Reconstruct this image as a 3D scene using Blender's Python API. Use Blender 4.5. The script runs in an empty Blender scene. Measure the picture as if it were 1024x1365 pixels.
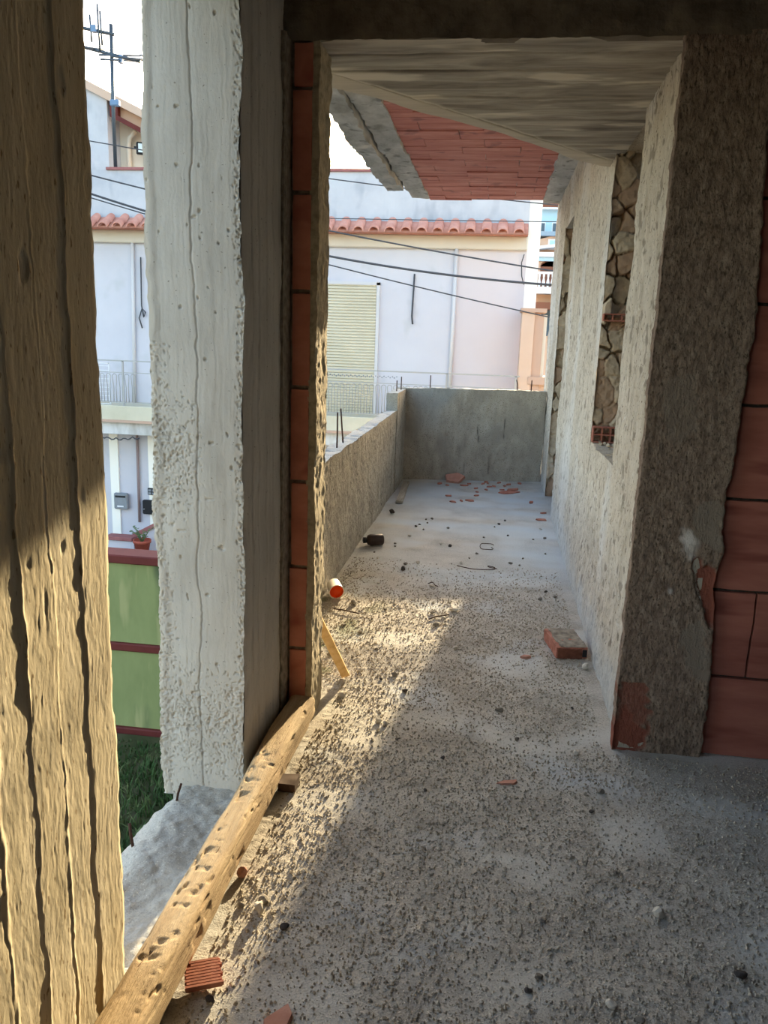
import bpy, math, random
import numpy as np
from mathutils import Vector, Matrix

random.seed(7)
rng = np.random.default_rng(11)
COL = bpy.context.scene.collection

# ------------------------------------------------------------------ noise
def _h(ix, iy, iz, s):
    n = (ix.astype(np.uint32)*np.uint32(374761393) + iy.astype(np.uint32)*np.uint32(668265263)
         + iz.astype(np.uint32)*np.uint32(2147483647) + np.uint32(s*974711+1013))
    n = (n ^ (n >> np.uint32(13)))*np.uint32(1274126177)
    n = (n ^ (n >> np.uint32(16)))*np.uint32(2246822519)
    n = n ^ (n >> np.uint32(15))
    return n.astype(np.float64)/2147483648.0 - 1.0

def vn(P, f, seed=0):
    """smooth value noise in about [-1, 1]; f is one number or three"""
    Q = np.asarray(P, dtype=np.float64)*np.asarray(f, dtype=np.float64) + 100.37
    I = np.floor(Q); F = Q-I
    I = I.astype(np.int64)
    u = F*F*F*(F*(F*6-15)+10)
    r = 0
    for dx in (0, 1):
        wx = u[:, 0] if dx else 1-u[:, 0]
        for dy in (0, 1):
            wy = u[:, 1] if dy else 1-u[:, 1]
            for dz in (0, 1):
                wz = u[:, 2] if dz else 1-u[:, 2]
                r = r + wx*wy*wz*_h(I[:, 0]+dx, I[:, 1]+dy, I[:, 2]+dz, seed)
    return r

def fbm(P, f, octv=3, seed=0, gain=.5):
    f = np.asarray(f, dtype=np.float64)
    r = 0; a = 1.0; t = 0
    for k in range(octv):
        r = r + a*vn(P, f*(2.03**k), seed+k*7); t += a; a *= gain
    return r/t

def vec(P, layers, seed=0):
    """vector displacement, the same for coinciding points, so edges stay closed"""
    D = np.zeros_like(P)
    for k, (f, a) in enumerate(layers):
        for ax in range(3):
            D[:, ax] += a*vn(P, f, seed+31*k+7*ax)
    return D

def sstep(a, b, x):
    t = np.clip((x-a)/(b-a), 0, 1)
    return t*t*(3-2*t)

# ------------------------------------------------------------------ mesh building
class MB:
    def __init__(s):
        s.v = []; s.f4 = []; s.f3 = []; s.n = 0; s.attr = []; s.m4 = []; s.m3 = []
    def add(s, V, Q=None, T=None, attr=None, mi=0):
        V = np.asarray(V, dtype=np.float64).reshape(-1, 3)
        if Q is not None and len(Q):
            s.f4.append(np.asarray(Q, dtype=np.int64)+s.n); s.m4.append(np.full(len(Q), mi))
        if T is not None and len(T):
            s.f3.append(np.asarray(T, dtype=np.int64)+s.n); s.m3.append(np.full(len(T), mi))
        s.v.append(V); s.n += len(V)
        s.attr.append(np.zeros((len(V), 3)) if attr is None else attr)
        return s
    def build(s, name, mats, parent=None, smooth=False, loc=None):
        V = np.concatenate(s.v)
        Q = np.concatenate(s.f4) if s.f4 else np.zeros((0, 4), int)
        T = np.concatenate(s.f3) if s.f3 else np.zeros((0, 3), int)
        M = np.concatenate((s.m4 if s.m4 else []) + (s.m3 if s.m3 else []))
        if loc is not None: V = V-np.asarray(loc)
        me = bpy.data.meshes.new(name)
        me.vertices.add(len(V)); me.vertices.foreach_set('co', V.astype(np.float32).ravel())
        nl = Q.size+T.size
        me.loops.add(nl)
        me.loops.foreach_set('vertex_index', np.concatenate([Q.ravel(), T.ravel()]).astype(np.int32))
        me.polygons.add(len(Q)+len(T))
        st = np.concatenate([np.arange(len(Q))*4, Q.size+np.arange(len(T))*3]).astype(np.int32)
        me.polygons.foreach_set('loop_start', st)
        me.polygons.foreach_set('material_index', M.astype(np.int32))
        me.polygons.foreach_set('use_smooth', np.full(len(Q)+len(T), bool(smooth)))
        me.update(calc_edges=True); me.validate()
        A = np.concatenate(s.attr)
        if A.any():
            ca = me.color_attributes.new('stain', 'FLOAT_COLOR', 'POINT')
            ca.data.foreach_set('color', np.concatenate([A, np.ones((len(A), 1))], 1).astype(np.float32).ravel())
        for m in (mats if isinstance(mats, (list, tuple)) else [mats]): me.materials.append(m)
        o = bpy.data.objects.new(name, me); COL.objects.link(o)
        if loc is not None: o.location = loc
        if parent is not None: put(o, parent)
        return o

def put(o, parent):
    o.parent = parent
    o.matrix_parent_inverse = Matrix.Translation(-parent.location) if parent.type == 'EMPTY' or parent.location.length else Matrix()

def tag(o, label=None, cat=None, group=None, kind=None):
    if label: o['label'] = label
    if cat: o['category'] = cat
    if group: o['group'] = group
    if kind: o['kind'] = kind
    return o

def empty(name, loc, label=None, cat=None, group=None, kind=None):
    o = bpy.data.objects.new(name, None); COL.objects.link(o)
    o.location = loc; o.empty_display_size = .1
    return tag(o, label, cat, group, kind)

def grid_faces(n, m, flip=False):
    i, j = np.meshgrid(np.arange(n-1), np.arange(m-1), indexing='ij')
    a = (i*m+j).ravel(); q = np.stack([a, a+m, a+m+1, a+1], 1)
    return q[:, ::-1] if flip else q

def block(mb, lo, hi, step=.02, disp=None, skip=(), mi=0, attr=None):
    """box whose six faces are fine grids; disp(P, axis, sign, edge) moves the points"""
    lo = np.array(lo, float); hi = np.array(hi, float)
    st = np.array(step if hasattr(step, '__len__') else (step,)*3, float)
    ln = [np.linspace(lo[a], hi[a], max(2, int(math.ceil((hi[a]-lo[a])/st[a]))+1)) for a in range(3)]
    for a in range(3):
        b, c = (a+1) % 3, (a+2) % 3
        for s in (-1, 1):
            if (a, s) in skip: continue
            B, C = np.meshgrid(ln[b], ln[c], indexing='ij')
            P = np.zeros((B.size, 3)); P[:, a] = hi[a] if s > 0 else lo[a]
            P[:, b] = B.ravel(); P[:, c] = C.ravel()
            e = np.minimum(np.minimum(P[:, b]-lo[b], hi[b]-P[:, b]), np.minimum(P[:, c]-lo[c], hi[c]-P[:, c]))
            A = attr(P, a, s) if attr else None
            if disp: P = disp(P.copy(), a, s, e)
            mb.add(P, grid_faces(len(ln[b]), len(ln[c]), s < 0), attr=A, mi=mi)
    return mb

def box(mb, lo, hi, mi=0, rot=0, bev=0):
    lo = np.array(lo, float); hi = np.array(hi, float)
    c = (lo+hi)/2; h = (hi-lo)/2
    if bev and min(h) > bev:
        V = []
        for sx in (-1, 1):
            for sy in (-1, 1):
                for sz in (-1, 1):
                    V += [(sx*h[0], sy*(h[1]-bev), sz*(h[2]-bev)), (sx*(h[0]-bev), sy*h[1], sz*(h[2]-bev)), (sx*(h[0]-bev), sy*(h[1]-bev), sz*h[2])]
        def ix(sx, sy, sz, k): return (((sx > 0)*2+(sy > 0))*2+(sz > 0))*3+k
        Q = []; T = []
        for s in (-1, 1):
            q = [ix(s, -1, -1, 0), ix(s, 1, -1, 0), ix(s, 1, 1, 0), ix(s, -1, 1, 0)]; Q.append(q if s > 0 else q[::-1])
            q = [ix(-1, s, -1, 1), ix(-1, s, 1, 1), ix(1, s, 1, 1), ix(1, s, -1, 1)]; Q.append(q if s > 0 else q[::-1])
            q = [ix(-1, -1, s, 2), ix(1, -1, s, 2), ix(1, 1, s, 2), ix(-1, 1, s, 2)]; Q.append(q if s > 0 else q[::-1])
        for p in (-1, 1):
            for r in (-1, 1):
                q = [ix(p, r, -1, 0), ix(p, r, -1, 1), ix(p, r, 1, 1), ix(p, r, 1, 0)]; Q.append(q if p*r > 0 else q[::-1])
                q = [ix(p, -1, r, 0), ix(p, 1, r, 0), ix(p, 1, r, 2), ix(p, -1, r, 2)]; Q.append(q if p*r > 0 else q[::-1])
                q = [ix(-1, p, r, 1), ix(-1, p, r, 2), ix(1, p, r, 2), ix(1, p, r, 1)]; Q.append(q if p*r > 0 else q[::-1])
        for sx in (-1, 1):
            for sy in (-1, 1):
                for sz in (-1, 1):
                    t = [ix(sx, sy, sz, 0), ix(sx, sy, sz, 1), ix(sx, sy, sz, 2)]; T.append(t if sx*sy*sz > 0 else t[::-1])
        V = np.array(V)
    else:
        V = np.array([(sx*h[0], sy*h[1], sz*h[2]) for sx in (-1, 1) for sy in (-1, 1) for sz in (-1, 1)])
        Q = [(0, 1, 3, 2), (4, 6, 7, 5), (0, 4, 5, 1), (2, 3, 7, 6), (0, 2, 6, 4), (1, 5, 7, 3)]; T = None
    if rot:
        cs, sn = math.cos(rot), math.sin(rot)
        V = V @ np.array([[cs, sn, 0], [-sn, cs, 0], [0, 0, 1]])
    mb.add(V+c, Q, T, mi=mi); return mb

def tube(mb, pts, r, seg=8, mi=0, cap=True):
    P = np.array(pts, float); n = len(P)
    R = np.full(n, r) if not hasattr(r, '__len__') else np.array(r)
    Tn = np.gradient(P, axis=0); Tn /= np.linalg.norm(Tn, axis=1)[:, None]+1e-12
    up = np.array([0, 0, 1.]) if abs(Tn[:, 2]).max() < .9 else np.array([.31, .95, .05])
    if abs(Tn @ up).max() > .95: up = np.array([1., .1, .0])
    S = np.cross(Tn, up); S /= np.linalg.norm(S, axis=1)[:, None]+1e-12
    U = np.cross(S, Tn)
    a = np.arange(seg)*2*math.pi/seg
    V = P[:, None, :]+R[:, None, None]*(np.cos(a)[None, :, None]*S[:, None, :]+np.sin(a)[None, :, None]*U[:, None, :])
    V = V.reshape(-1, 3); Q = []
    for i in range(n-1):
        for k in range(seg):
            k2 = (k+1) % seg
            Q.append((i*seg+k, (i+1)*seg+k, (i+1)*seg+k2, i*seg+k2))
    T = []
    if cap:
        V = np.concatenate([V, P[:1], P[-1:]]); c0 = n*seg; c1 = c0+1
        for k in range(seg):
            k2 = (k+1) % seg
            T.append((k, k2, c0)); T.append(((n-1)*seg+k2, (n-1)*seg+k, c1))
    mb.add(V, np.array(Q)[:, ::-1] if False else Q, T, mi=mi); return mb

def lathe(mb, prof, c=(0, 0, 0), seg=20, M=None, mi=0):
    """profile [(radius, height)] turned about z, then turned by M and moved to c"""
    a = np.arange(seg)*2*math.pi/seg; V = []
    for r, z in prof: V.append(np.stack([r*np.cos(a), r*np.sin(a), np.full(seg, z)], 1))
    V = np.concatenate(V); Q = []
    for i in range(len(prof)-1):
        for k in range(seg):
            k2 = (k+1) % seg
            Q.append((i*seg+k, i*seg+k2, (i+1)*seg+k2, (i+1)*seg+k))
    if M is not None: V = V @ np.array(M).T
    mb.add(V+np.array(c), Q, mi=mi); return mb

_ico = None
def ico():
    global _ico
    if _ico is None:
        import bmesh
        out = []
        for sub in (1, 2, 3):
            bm = bmesh.new(); bmesh.ops.create_icosphere(bm, subdivisions=sub, radius=1)
            V = np.array([v.co[:] for v in bm.verts]); T = np.array([[v.index for v in f.verts] for f in bm.faces])
            bm.free(); out.append((V, T))
        _ico = out
    return _ico

def rotz(a): return np.array([[math.cos(a), -math.sin(a), 0], [math.sin(a), math.cos(a), 0], [0, 0, 1]])
def rotx(a): return np.array([[1, 0, 0], [0, math.cos(a), -math.sin(a)], [0, math.sin(a), math.cos(a)]])
def roty(a): return np.array([[math.cos(a), 0, math.sin(a)], [0, 1, 0], [-math.sin(a), 0, math.cos(a)]])

def rock(mb, c, size, seed, sub=2, R=None, rough=.35, mi=0):
    """angular stone: a sphere cut by random planes, so it gets facets"""
    V, T = ico()[sub-1]
    r = np.random.default_rng(seed)
    V = V.copy()
    for k in range(9):
        n = r.normal(size=3); n /= np.linalg.norm(n); d = r.uniform(.5, .85)
        over = np.clip(V @ n-d, 0, None); V -= over[:, None]*n
    V += vec(V, [(2.2, rough*.25), (5, rough*.1)], seed)
    V = V*np.array(size)
    if R is not None: V = V @ np.array(R).T
    mb.add(V+np.array(c), None, T, mi=mi); return mb

def shard(mb, c, sx, sy, t, seed, R=None, mi=0):
    """flat broken piece: an irregular polygon with thickness"""
    r = np.random.default_rng(seed); n = r.integers(5, 8)
    a = np.sort(np.arange(n)*2*math.pi/n+r.uniform(-.35, .35, n)); q = r.uniform(.7, 1.1, n)
    x = sx*q*np.cos(a); y = sy*q*np.sin(a)
    V = np.concatenate([np.stack([x, y, np.full(n, -t/2)], 1), np.stack([x*.93, y*.93, t/2+r.uniform(-.1, .1, n)*t], 1), [[0, 0, -t/2], [0, 0, t/2]]])
    Q = [(i, (i+1) % n, n+(i+1) % n, n+i) for i in range(n)]
    T = [(2*n, (i+1) % n, i) for i in range(n)]+[(2*n+1, n+i, n+(i+1) % n) for i in range(n)]
    if R is not None: V = V @ np.array(R).T
    mb.add(V+np.array(c), Q, T, mi=mi); return mb

# ------------------------------------------------------------------ materials
def lin(c):
    return tuple(((v/255)/12.92 if v/255 <= .04045 else ((v/255+.055)/1.055)**2.4) for v in c)+(1,)

def mat(name, cols, scale=6.0, stretch=(1, 1, 1), rough=.9, bump=None, speck=None, stain=None, detail=6, metallic=0, distort=0., coat=0):
    """noise-mixed colours; bump = (scale, strength, distance, stretch); speck = [(scale, colour, threshold, softness)]"""
    m = bpy.data.materials.new(name); m.use_nodes = True
    nt = m.node_tree; N = nt.nodes; L = nt.links; N.clear()
    out = N.new('ShaderNodeOutputMaterial'); b = N.new('ShaderNodeBsdfPrincipled'); L.new(b.outputs[0], out.inputs[0])
    b.inputs['Roughness'].default_value = rough; b.inputs['Metallic'].default_value = metallic
    b.inputs['Specular IOR Level'].default_value = .25
    tc = N.new('ShaderNodeTexCoord')
    def mapped(st):
        mp = N.new('ShaderNodeMapping'); mp.inputs['Scale'].default_value = st
        L.new(tc.outputs['Object'], mp.inputs[0]); return mp.outputs[0]
    def noise(sc, st, det=5, rg=.6, dis=0.):
        n = N.new('ShaderNodeTexNoise'); n.inputs['Scale'].default_value = sc; n.inputs['Detail'].default_value = det
        n.inputs['Roughness'].default_value = rg; n.inputs['Distortion'].default_value = dis
        L.new(mapped(st), n.inputs['Vector']); return n.outputs['Fac']
    if len(cols) == 1:
        rgb = N.new('ShaderNodeRGB'); rgb.outputs[0].default_value = lin(cols[0]); c = rgb.outputs[0]
    else:
        rp = N.new('ShaderNodeValToRGB'); cr = rp.color_ramp
        n = len(cols)
        for i, cc in enumerate(cols):
            pos = .32+.36*i/(n-1)
            e = cr.elements[i] if i < 2 else cr.elements.new(pos)
            e.position = pos; e.color = lin(cc)
        for i, e in enumerate(sorted(cr.elements, key=lambda e: e.position)): e.color = lin(cols[i])
        L.new(noise(scale, stretch, detail, .62, distort), rp.inputs[0]); c = rp.outputs[0]
    def mix(fac, col_in):
        nonlocal c
        mx = N.new('ShaderNodeMix'); mx.data_type = 'RGBA'
        L.new(fac, mx.inputs[0]); L.new(c, mx.inputs[6])
        if isinstance(col_in, tuple): mx.inputs[7].default_value = lin(col_in)
        else: L.new(col_in, mx.inputs[7])
        c = mx.outputs[2]
    for sp in (speck or []):
        sc, colr, th, sf = sp[:4]; st = sp[4] if len(sp) > 4 else (1, 1, 1)
        mr = N.new('ShaderNodeMapRange'); mr.inputs[1].default_value = th; mr.inputs[2].default_value = th+sf
        L.new(noise(sc, st, 2, .5), mr.inputs[0]); mix(mr.outputs[0], colr)
    if stain:
        at = N.new('ShaderNodeVertexColor'); at.layer_name = 'stain'
        sp = N.new('ShaderNodeSeparateColor'); L.new(at.outputs[0], sp.inputs[0])
        for i, cc in enumerate(stain):
            if cc is not None: mix(sp.outputs[i], cc)
    L.new(c, b.inputs['Base Color'])
    if bump:
        bs = bump if isinstance(bump, list) else [bump]
        prev = None
        for bb in bs:
            bn = N.new('ShaderNodeBump'); bn.inputs['Strength'].default_value = bb[1]; bn.inputs['Distance'].default_value = bb[2]
            L.new(noise(bb[0], bb[3] if len(bb) > 3 else (1, 1, 1), 5, .65), bn.inputs['Height'])
            if prev is not None: L.new(prev, bn.inputs['Normal'])
            prev = bn.outputs[0]
        L.new(prev, b.inputs['Normal'])
    return m

M = {}
M['floor'] = mat('floor_cement', [(160, 154, 145), (184, 178, 168), (200, 195, 185)], 5, rough=.95,
                 speck=[(110, (150, 143, 134), .55, .14), (200, (138, 132, 123), .58, .1), (150, (216, 210, 198), .62, .06), (2.1, (190, 192, 192), .55, .12)],
                 stain=[(208, 208, 203), (188, 202, 212), (110, 116, 80)], bump=[(170, .6, .006), (420, .4, .002)])
M['grit'] = mat('grit_stones', [(136, 128, 116), (176, 167, 152), (214, 205, 188)], 60, rough=.95)
M['boards'] = mat('board_marked_concrete', [(196, 184, 156), (212, 201, 174), (222, 212, 188)], 8, (1, 2.5, .4), rough=.92,
                  bump=[(260, .5, .0012, (1, 1, .18)), (120, .35, .0015, (1, 1, .6))], speck=[(120, (150, 132, 102), .64, .06, (1, 1, .3))])
M['pillar'] = mat('pale_pillar_concrete', [(184, 178, 169), (202, 196, 187), (212, 206, 197)], 5, (1, 1, .35), rough=.92,
                  stain=[(138, 132, 124), (220, 210, 192), (104, 98, 90)], bump=[(220, .5, .002, (1, 1, .3)), (60, .3, .003)],
                  speck=[(90, (148, 140, 130), .69, .04)])
M['brick'] = mat('hollow_clay_brick', [(184, 116, 98), (202, 132, 112), (214, 146, 126)], 5, (1, 1, 2), rough=.85,
                 bump=[(140, .35, .002, (.08, .08, 1)), (300, .2, .001)], speck=[(7, (176, 102, 88), .6, .1)])
M['brick_dim'] = mat('clay_brick_dimmed', [(146, 88, 76), (162, 100, 86), (174, 112, 96)], 4, (.6, 1, 3), rough=.88,
                       bump=[(140, .35, .002, (.08, .08, 1)), (300, .2, .001)], speck=[(6, (134, 76, 66), .55, .15, (.5, 1, 3))])  # darker copy of the jamb brick; dimmer light is put into its colour
M['mortar'] = mat('grey_mortar', [(120, 112, 102), (150, 140, 126), (172, 162, 146)], 30, rough=.95, bump=(110, .8, .006))
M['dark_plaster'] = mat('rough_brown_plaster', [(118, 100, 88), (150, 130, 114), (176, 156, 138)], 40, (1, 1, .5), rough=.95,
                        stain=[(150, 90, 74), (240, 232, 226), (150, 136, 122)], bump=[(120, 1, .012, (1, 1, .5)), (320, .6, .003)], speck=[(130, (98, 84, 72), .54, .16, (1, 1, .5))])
M['wall_plaster'] = mat('rough_cast_plaster', [(180, 170, 153), (200, 190, 174), (212, 203, 188)], 14, (1, 1, .22), rough=.95,
                        speck=[(130, (122, 110, 94), .62, .06, (1, 1, .45)), (60, (220, 215, 205), .66, .08, (1, 1, .3))],
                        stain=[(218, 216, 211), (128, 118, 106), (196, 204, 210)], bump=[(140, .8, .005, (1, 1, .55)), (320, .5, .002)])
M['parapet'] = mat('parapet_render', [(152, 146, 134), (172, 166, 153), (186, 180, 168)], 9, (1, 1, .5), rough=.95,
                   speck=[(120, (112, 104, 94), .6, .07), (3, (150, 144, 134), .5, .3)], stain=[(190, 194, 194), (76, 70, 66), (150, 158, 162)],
                   bump=[(110, .9, .006), (260, .5, .002)])
M['soffit'] = mat('board_marked_soffit', [(118, 110, 101), (160, 152, 140), (192, 184, 170)], 4, (.5, 2.6, 1), rough=.9,
                  stain=[(214, 205, 188), (84, 76, 68), (206, 196, 178)], bump=[(70, .4, .003, (.15, 1, 1))], distort=.6)
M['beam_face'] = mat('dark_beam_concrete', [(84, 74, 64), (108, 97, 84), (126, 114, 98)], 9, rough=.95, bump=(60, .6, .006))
M['clay_ceiling'] = mat('clay_ceiling_blocks', [(184, 112, 100), (200, 130, 118), (212, 150, 136)], 4, (.5, 2, 1), rough=.85,
                        bump=[(90, .3, .002, (.1, 1, 1))], speck=[(5, (160, 104, 98), .6, .1)])
M['lip'] = mat('balcony_edge_concrete', [(156, 154, 148), (184, 182, 177), (204, 202, 197)], 6, (1, .5, 1), rough=.9, bump=(50, .5, .006),
               speck=[(9, (138, 136, 130), .6, .08)])
M['timber'] = mat('weathered_timber', [(160, 138, 108), (182, 160, 128), (198, 178, 146)], 9, (3, .35, 3), rough=.85,
                  speck=[(60, (110, 86, 62), .70, .03, (1.8, .35, 1.8))], bump=[(60, .9, .006, (2, .14, 2)), (130, .6, .003, (1.5, .5, 1.5))])
M['pale_wood'] = mat('pale_wood', [(190, 152, 98), (212, 178, 124), (222, 192, 144)], 14, (2, .4, 2), rough=.8, bump=(90, .3, .002, (2, .2, 2)))
M['grey_wood'] = mat('grey_wood', [(140, 134, 122), (168, 162, 150), (184, 178, 166)], 14, (3, .3, 2), rough=.85)
M['dark_wood'] = mat('dark_wood', [(64, 48, 38), (84, 64, 50)], 14, (3, .5, 2), rough=.85)
M['rust'] = mat('rusty_steel', [(62, 46, 40), (86, 60, 48), (54, 48, 48)], 60, rough=.8, metallic=.3)
M['stone_white'] = mat('pale_stone', [(190, 184, 172), (214, 208, 196)], 30, rough=.9, bump=(120, .3, .002))
M['stone_grey'] = mat('grey_stone', [(112, 106, 98), (142, 136, 126)], 30, rough=.95, bump=(120, .3, .002))
M['stone_dark'] = mat('dark_stone', [(64, 60, 58), (88, 82, 78)], 30, rough=.95, bump=(120, .3, .002))
M['fragment'] = mat('brick_fragment', [(150, 96, 82), (176, 116, 98), (188, 132, 114)], 25, rough=.9, bump=(150, .4, .002))
M['pink_frag'] = mat('pink_brick_fragment', [(178, 128, 112), (194, 148, 132)], 25, rough=.9, bump=(150, .4, .002))
M['orange'] = mat('orange_plastic', [(232, 84, 20)], rough=.45)
M['white_plastic'] = mat('white_plastic', [(232, 226, 214)], rough=.5)
M['brown_glass'] = mat('dark_brown_tin', [(52, 40, 36), (72, 58, 52)], 20, rough=.4)
M['house_white'] = mat('house_white', [(198, 197, 206), (206, 205, 213)], .8, rough=.85, speck=[(2, (190, 191, 197), .6, .15)])
M['house_pink'] = mat('house_pinkish', [(204, 194, 197), (210, 201, 204)], .6, rough=.85)
M['house_bright'] = mat('house_bright', [(250, 247, 238)], rough=.7)
M['house_grey'] = mat('house_weathered', [(176, 179, 188), (192, 194, 201), (200, 202, 208)], 1.2, rough=.9, speck=[(3, (166, 170, 180), .6, .15, (1, 1, .4))])
M['house_cream'] = mat('house_cream', [(208, 200, 186), (214, 207, 194)], .8, rough=.85)
M['terracotta'] = mat('terracotta_tiles', [(184, 124, 110), (200, 142, 126), (210, 156, 140)], 3, rough=.8)
M['redbrown'] = mat('red_brown_paint', [(92, 38, 36), (108, 48, 44)], 5, rough=.6)
M['redcap'] = mat('pinkish_red_cap', [(146, 92, 92), (160, 106, 104)], 5, rough=.7)
M['shutter'] = mat('beige_shutter', [(200, 192, 170), (208, 201, 180)], 2, rough=.6)
M['slab'] = mat('balcony_slab_paint', [(198, 192, 170), (212, 206, 186)], 2, rough=.85)
M['slab_stain'] = mat('stained_slab', [(170, 168, 164), (212, 212, 212), (226, 226, 228)], 2.5, (1, 1, .3), rough=.9)
M['rail'] = mat('pale_rail_metal', [(168, 168, 168)], rough=.5, metallic=.2)
M['pipe'] = mat('pale_pipe', [(206, 204, 206)], rough=.6)
M['pipe_dark'] = mat('grey_mauve_pipe', [(150, 132, 132)], rough=.6)
M['mailbox'] = mat('grey_mailbox_metal', [(132, 138, 146), (146, 152, 160)], 6, rough=.45, metallic=.3)
M['black'] = mat('black_metal', [(34, 36, 40)], rough=.5)
M['dark_cable'] = mat('dark_cable', [(74, 76, 82)], rough=.7)
M['green_wall'] = mat('green_wall_paint', [(116, 126, 80), (134, 142, 94), (148, 156, 106)], 1.6, (1, 1, .35), rough=.85,
                      speck=[(3.5, (92, 102, 74), .52, .16, (1, 1, .3)), (9, (160, 160, 112), .6, .12, (1, 1, .2))])
M['grass'] = mat('grass_blades', [(44, 66, 34), (62, 88, 46), (120, 128, 84)], 5, rough=.8)
M['soil'] = mat('yard_soil', [(58, 66, 40), (74, 78, 50), (96, 92, 70)], 3, rough=.95)
M['street'] = mat('street_asphalt', [(120, 118, 114), (140, 138, 134)], 2, rough=.95)
M['antenna'] = mat('antenna_metal', [(80, 90, 100)], rough=.4, metallic=.5)
M['blue_box'] = mat('pale_blue_plastic', [(112, 140, 172)], rough=.5)
M['peach'] = mat('peach_render', [(206, 178, 158), (214, 188, 170)], 1, rough=.85)
M['peach_dark'] = mat('peach_trim', [(192, 162, 144)], rough=.85)
M['far_peach'] = mat('far_peach', [(208, 174, 150)], rough=.85)
M['far_blue'] = mat('far_pale_blue', [(176, 208, 224)], rough=.85)
M['far_grey'] = mat('far_blue_grey', [(140, 160, 178)], rough=.85)
M['far_white'] = mat('far_white', [(232, 234, 238)], rough=.85)
M['far_brown'] = mat('far_brown', [(128, 84, 66)], rough=.85)
M['glass_far'] = mat('far_window_glass', [(70, 88, 104)], rough=.15)
M['glass'] = mat('lamp_glass', [(206, 224, 230)], rough=.1)
M['leaf'] = mat('plant_leaf', [(86, 108, 74), (112, 132, 92)], 9, rough=.7)
M['pot'] = mat('terracotta_pot', [(160, 78, 64), (172, 90, 72)], 5, rough=.75)
M['edge_plaster'] = mat('sandy_edge_plaster', [(150, 140, 120), (180, 168, 144), (198, 186, 162)], 30, rough=.95, bump=(150, .6, .004))
M['deep_joint'] = mat('dark_deep_joint', [(54, 48, 44), (84, 76, 68)], 40, rough=.95, bump=(110, .8, .006))
M['dark_end_face'] = mat('dark_brown_clay', [(98, 62, 50), (128, 82, 66)], 40, rough=.95, bump=(90, .6, .004))  # darker and browner than the brick body
M['inside'] = mat('raw_inner_wall', [(96, 88, 80), (116, 106, 96)], 3, rough=.95)
M['chip'] = mat('mortar_chips', [(176, 160, 138), (196, 180, 156), (210, 197, 175)], 14, rough=.95, stain=[(60, 54, 48), (176, 146, 122), None], bump=(90, .6, .005))

# ------------------------------------------------------------------ camera
cam = bpy.data.cameras.new('camera'); co = bpy.data.objects.new('camera', cam); COL.objects.link(co)
F = 1060.0; CX, CY = 512.0, 682.5
Yc = np.array([665-CX, 450-CY, F]); Yc /= np.linalg.norm(Yc)
nd = np.array([-.0335, 1.]); nd /= np.linalg.norm(nd)
hd = -(np.array([665-CX, 450-CY]) @ nd)
Dn = np.array([nd[0]*F*F/hd, nd[1]*F*F/hd, F]); Dn /= np.linalg.norm(Dn); Dn -= Yc*(Dn @ Yc); Dn /= np.linalg.norm(Dn)
RC = np.array([np.cross(Yc, -Dn), Yc, -Dn])
mw = Matrix.Identity(4)
for i in range(3):
    mw[i][0] = RC[i, 0]; mw[i][1] = -RC[i, 1]; mw[i][2] = -RC[i, 2]
mw[2][3] = 1.55
co.matrix_world = mw
cam.sensor_fit = 'VERTICAL'; cam.sensor_height = 36; cam.lens = 36*F/1365
cam.clip_start = .05; cam.clip_end = 400
bpy.context.scene.camera = co

# ------------------------------------------------------------------ light
SUN = np.array([.137, 1.0, .2345]); SUN /= np.linalg.norm(SUN)
sl = bpy.data.lights.new('sun', 'SUN'); sl.energy = 8.6; sl.color = (1.0, .79, .48); sl.angle = math.radians(.6)
so = bpy.data.objects.new('sun', sl); COL.objects.link(so); so.location = (4, 20, 12)
so.rotation_euler = Vector(-SUN).to_track_quat('-Z', 'Y').to_euler()
w = bpy.data.worlds.new('sky'); bpy.context.scene.world = w; w.use_nodes = True
nt = w.node_tree; nt.nodes.clear()
wo = nt.nodes.new('ShaderNodeOutputWorld'); bg = nt.nodes.new('ShaderNodeBackground'); sk = nt.nodes.new('ShaderNodeTexSky')
sk.sky_type = 'NISHITA'; sk.sun_disc = False
sk.sun_elevation = math.asin(SUN[2]); sk.sun_rotation = math.atan2(SUN[0], SUN[1])
sk.air_density = 1.0; sk.dust_density = 3.0; sk.ozone_density = 0.0; sk.altitude = 50
bg.inputs[1].default_value = .5
nt.links.new(sk.outputs[0], bg.inputs[0]); nt.links.new(bg.outputs[0], wo.inputs[0])
vs = bpy.context.scene.view_settings
vs.view_transform = 'Standard'; vs.look = 'None'; vs.gamma = 1; vs.use_curve_mapping = False; vs.exposure = 0.95
bpy.context.scene.cycles.diffuse_bounces = 8

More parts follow.
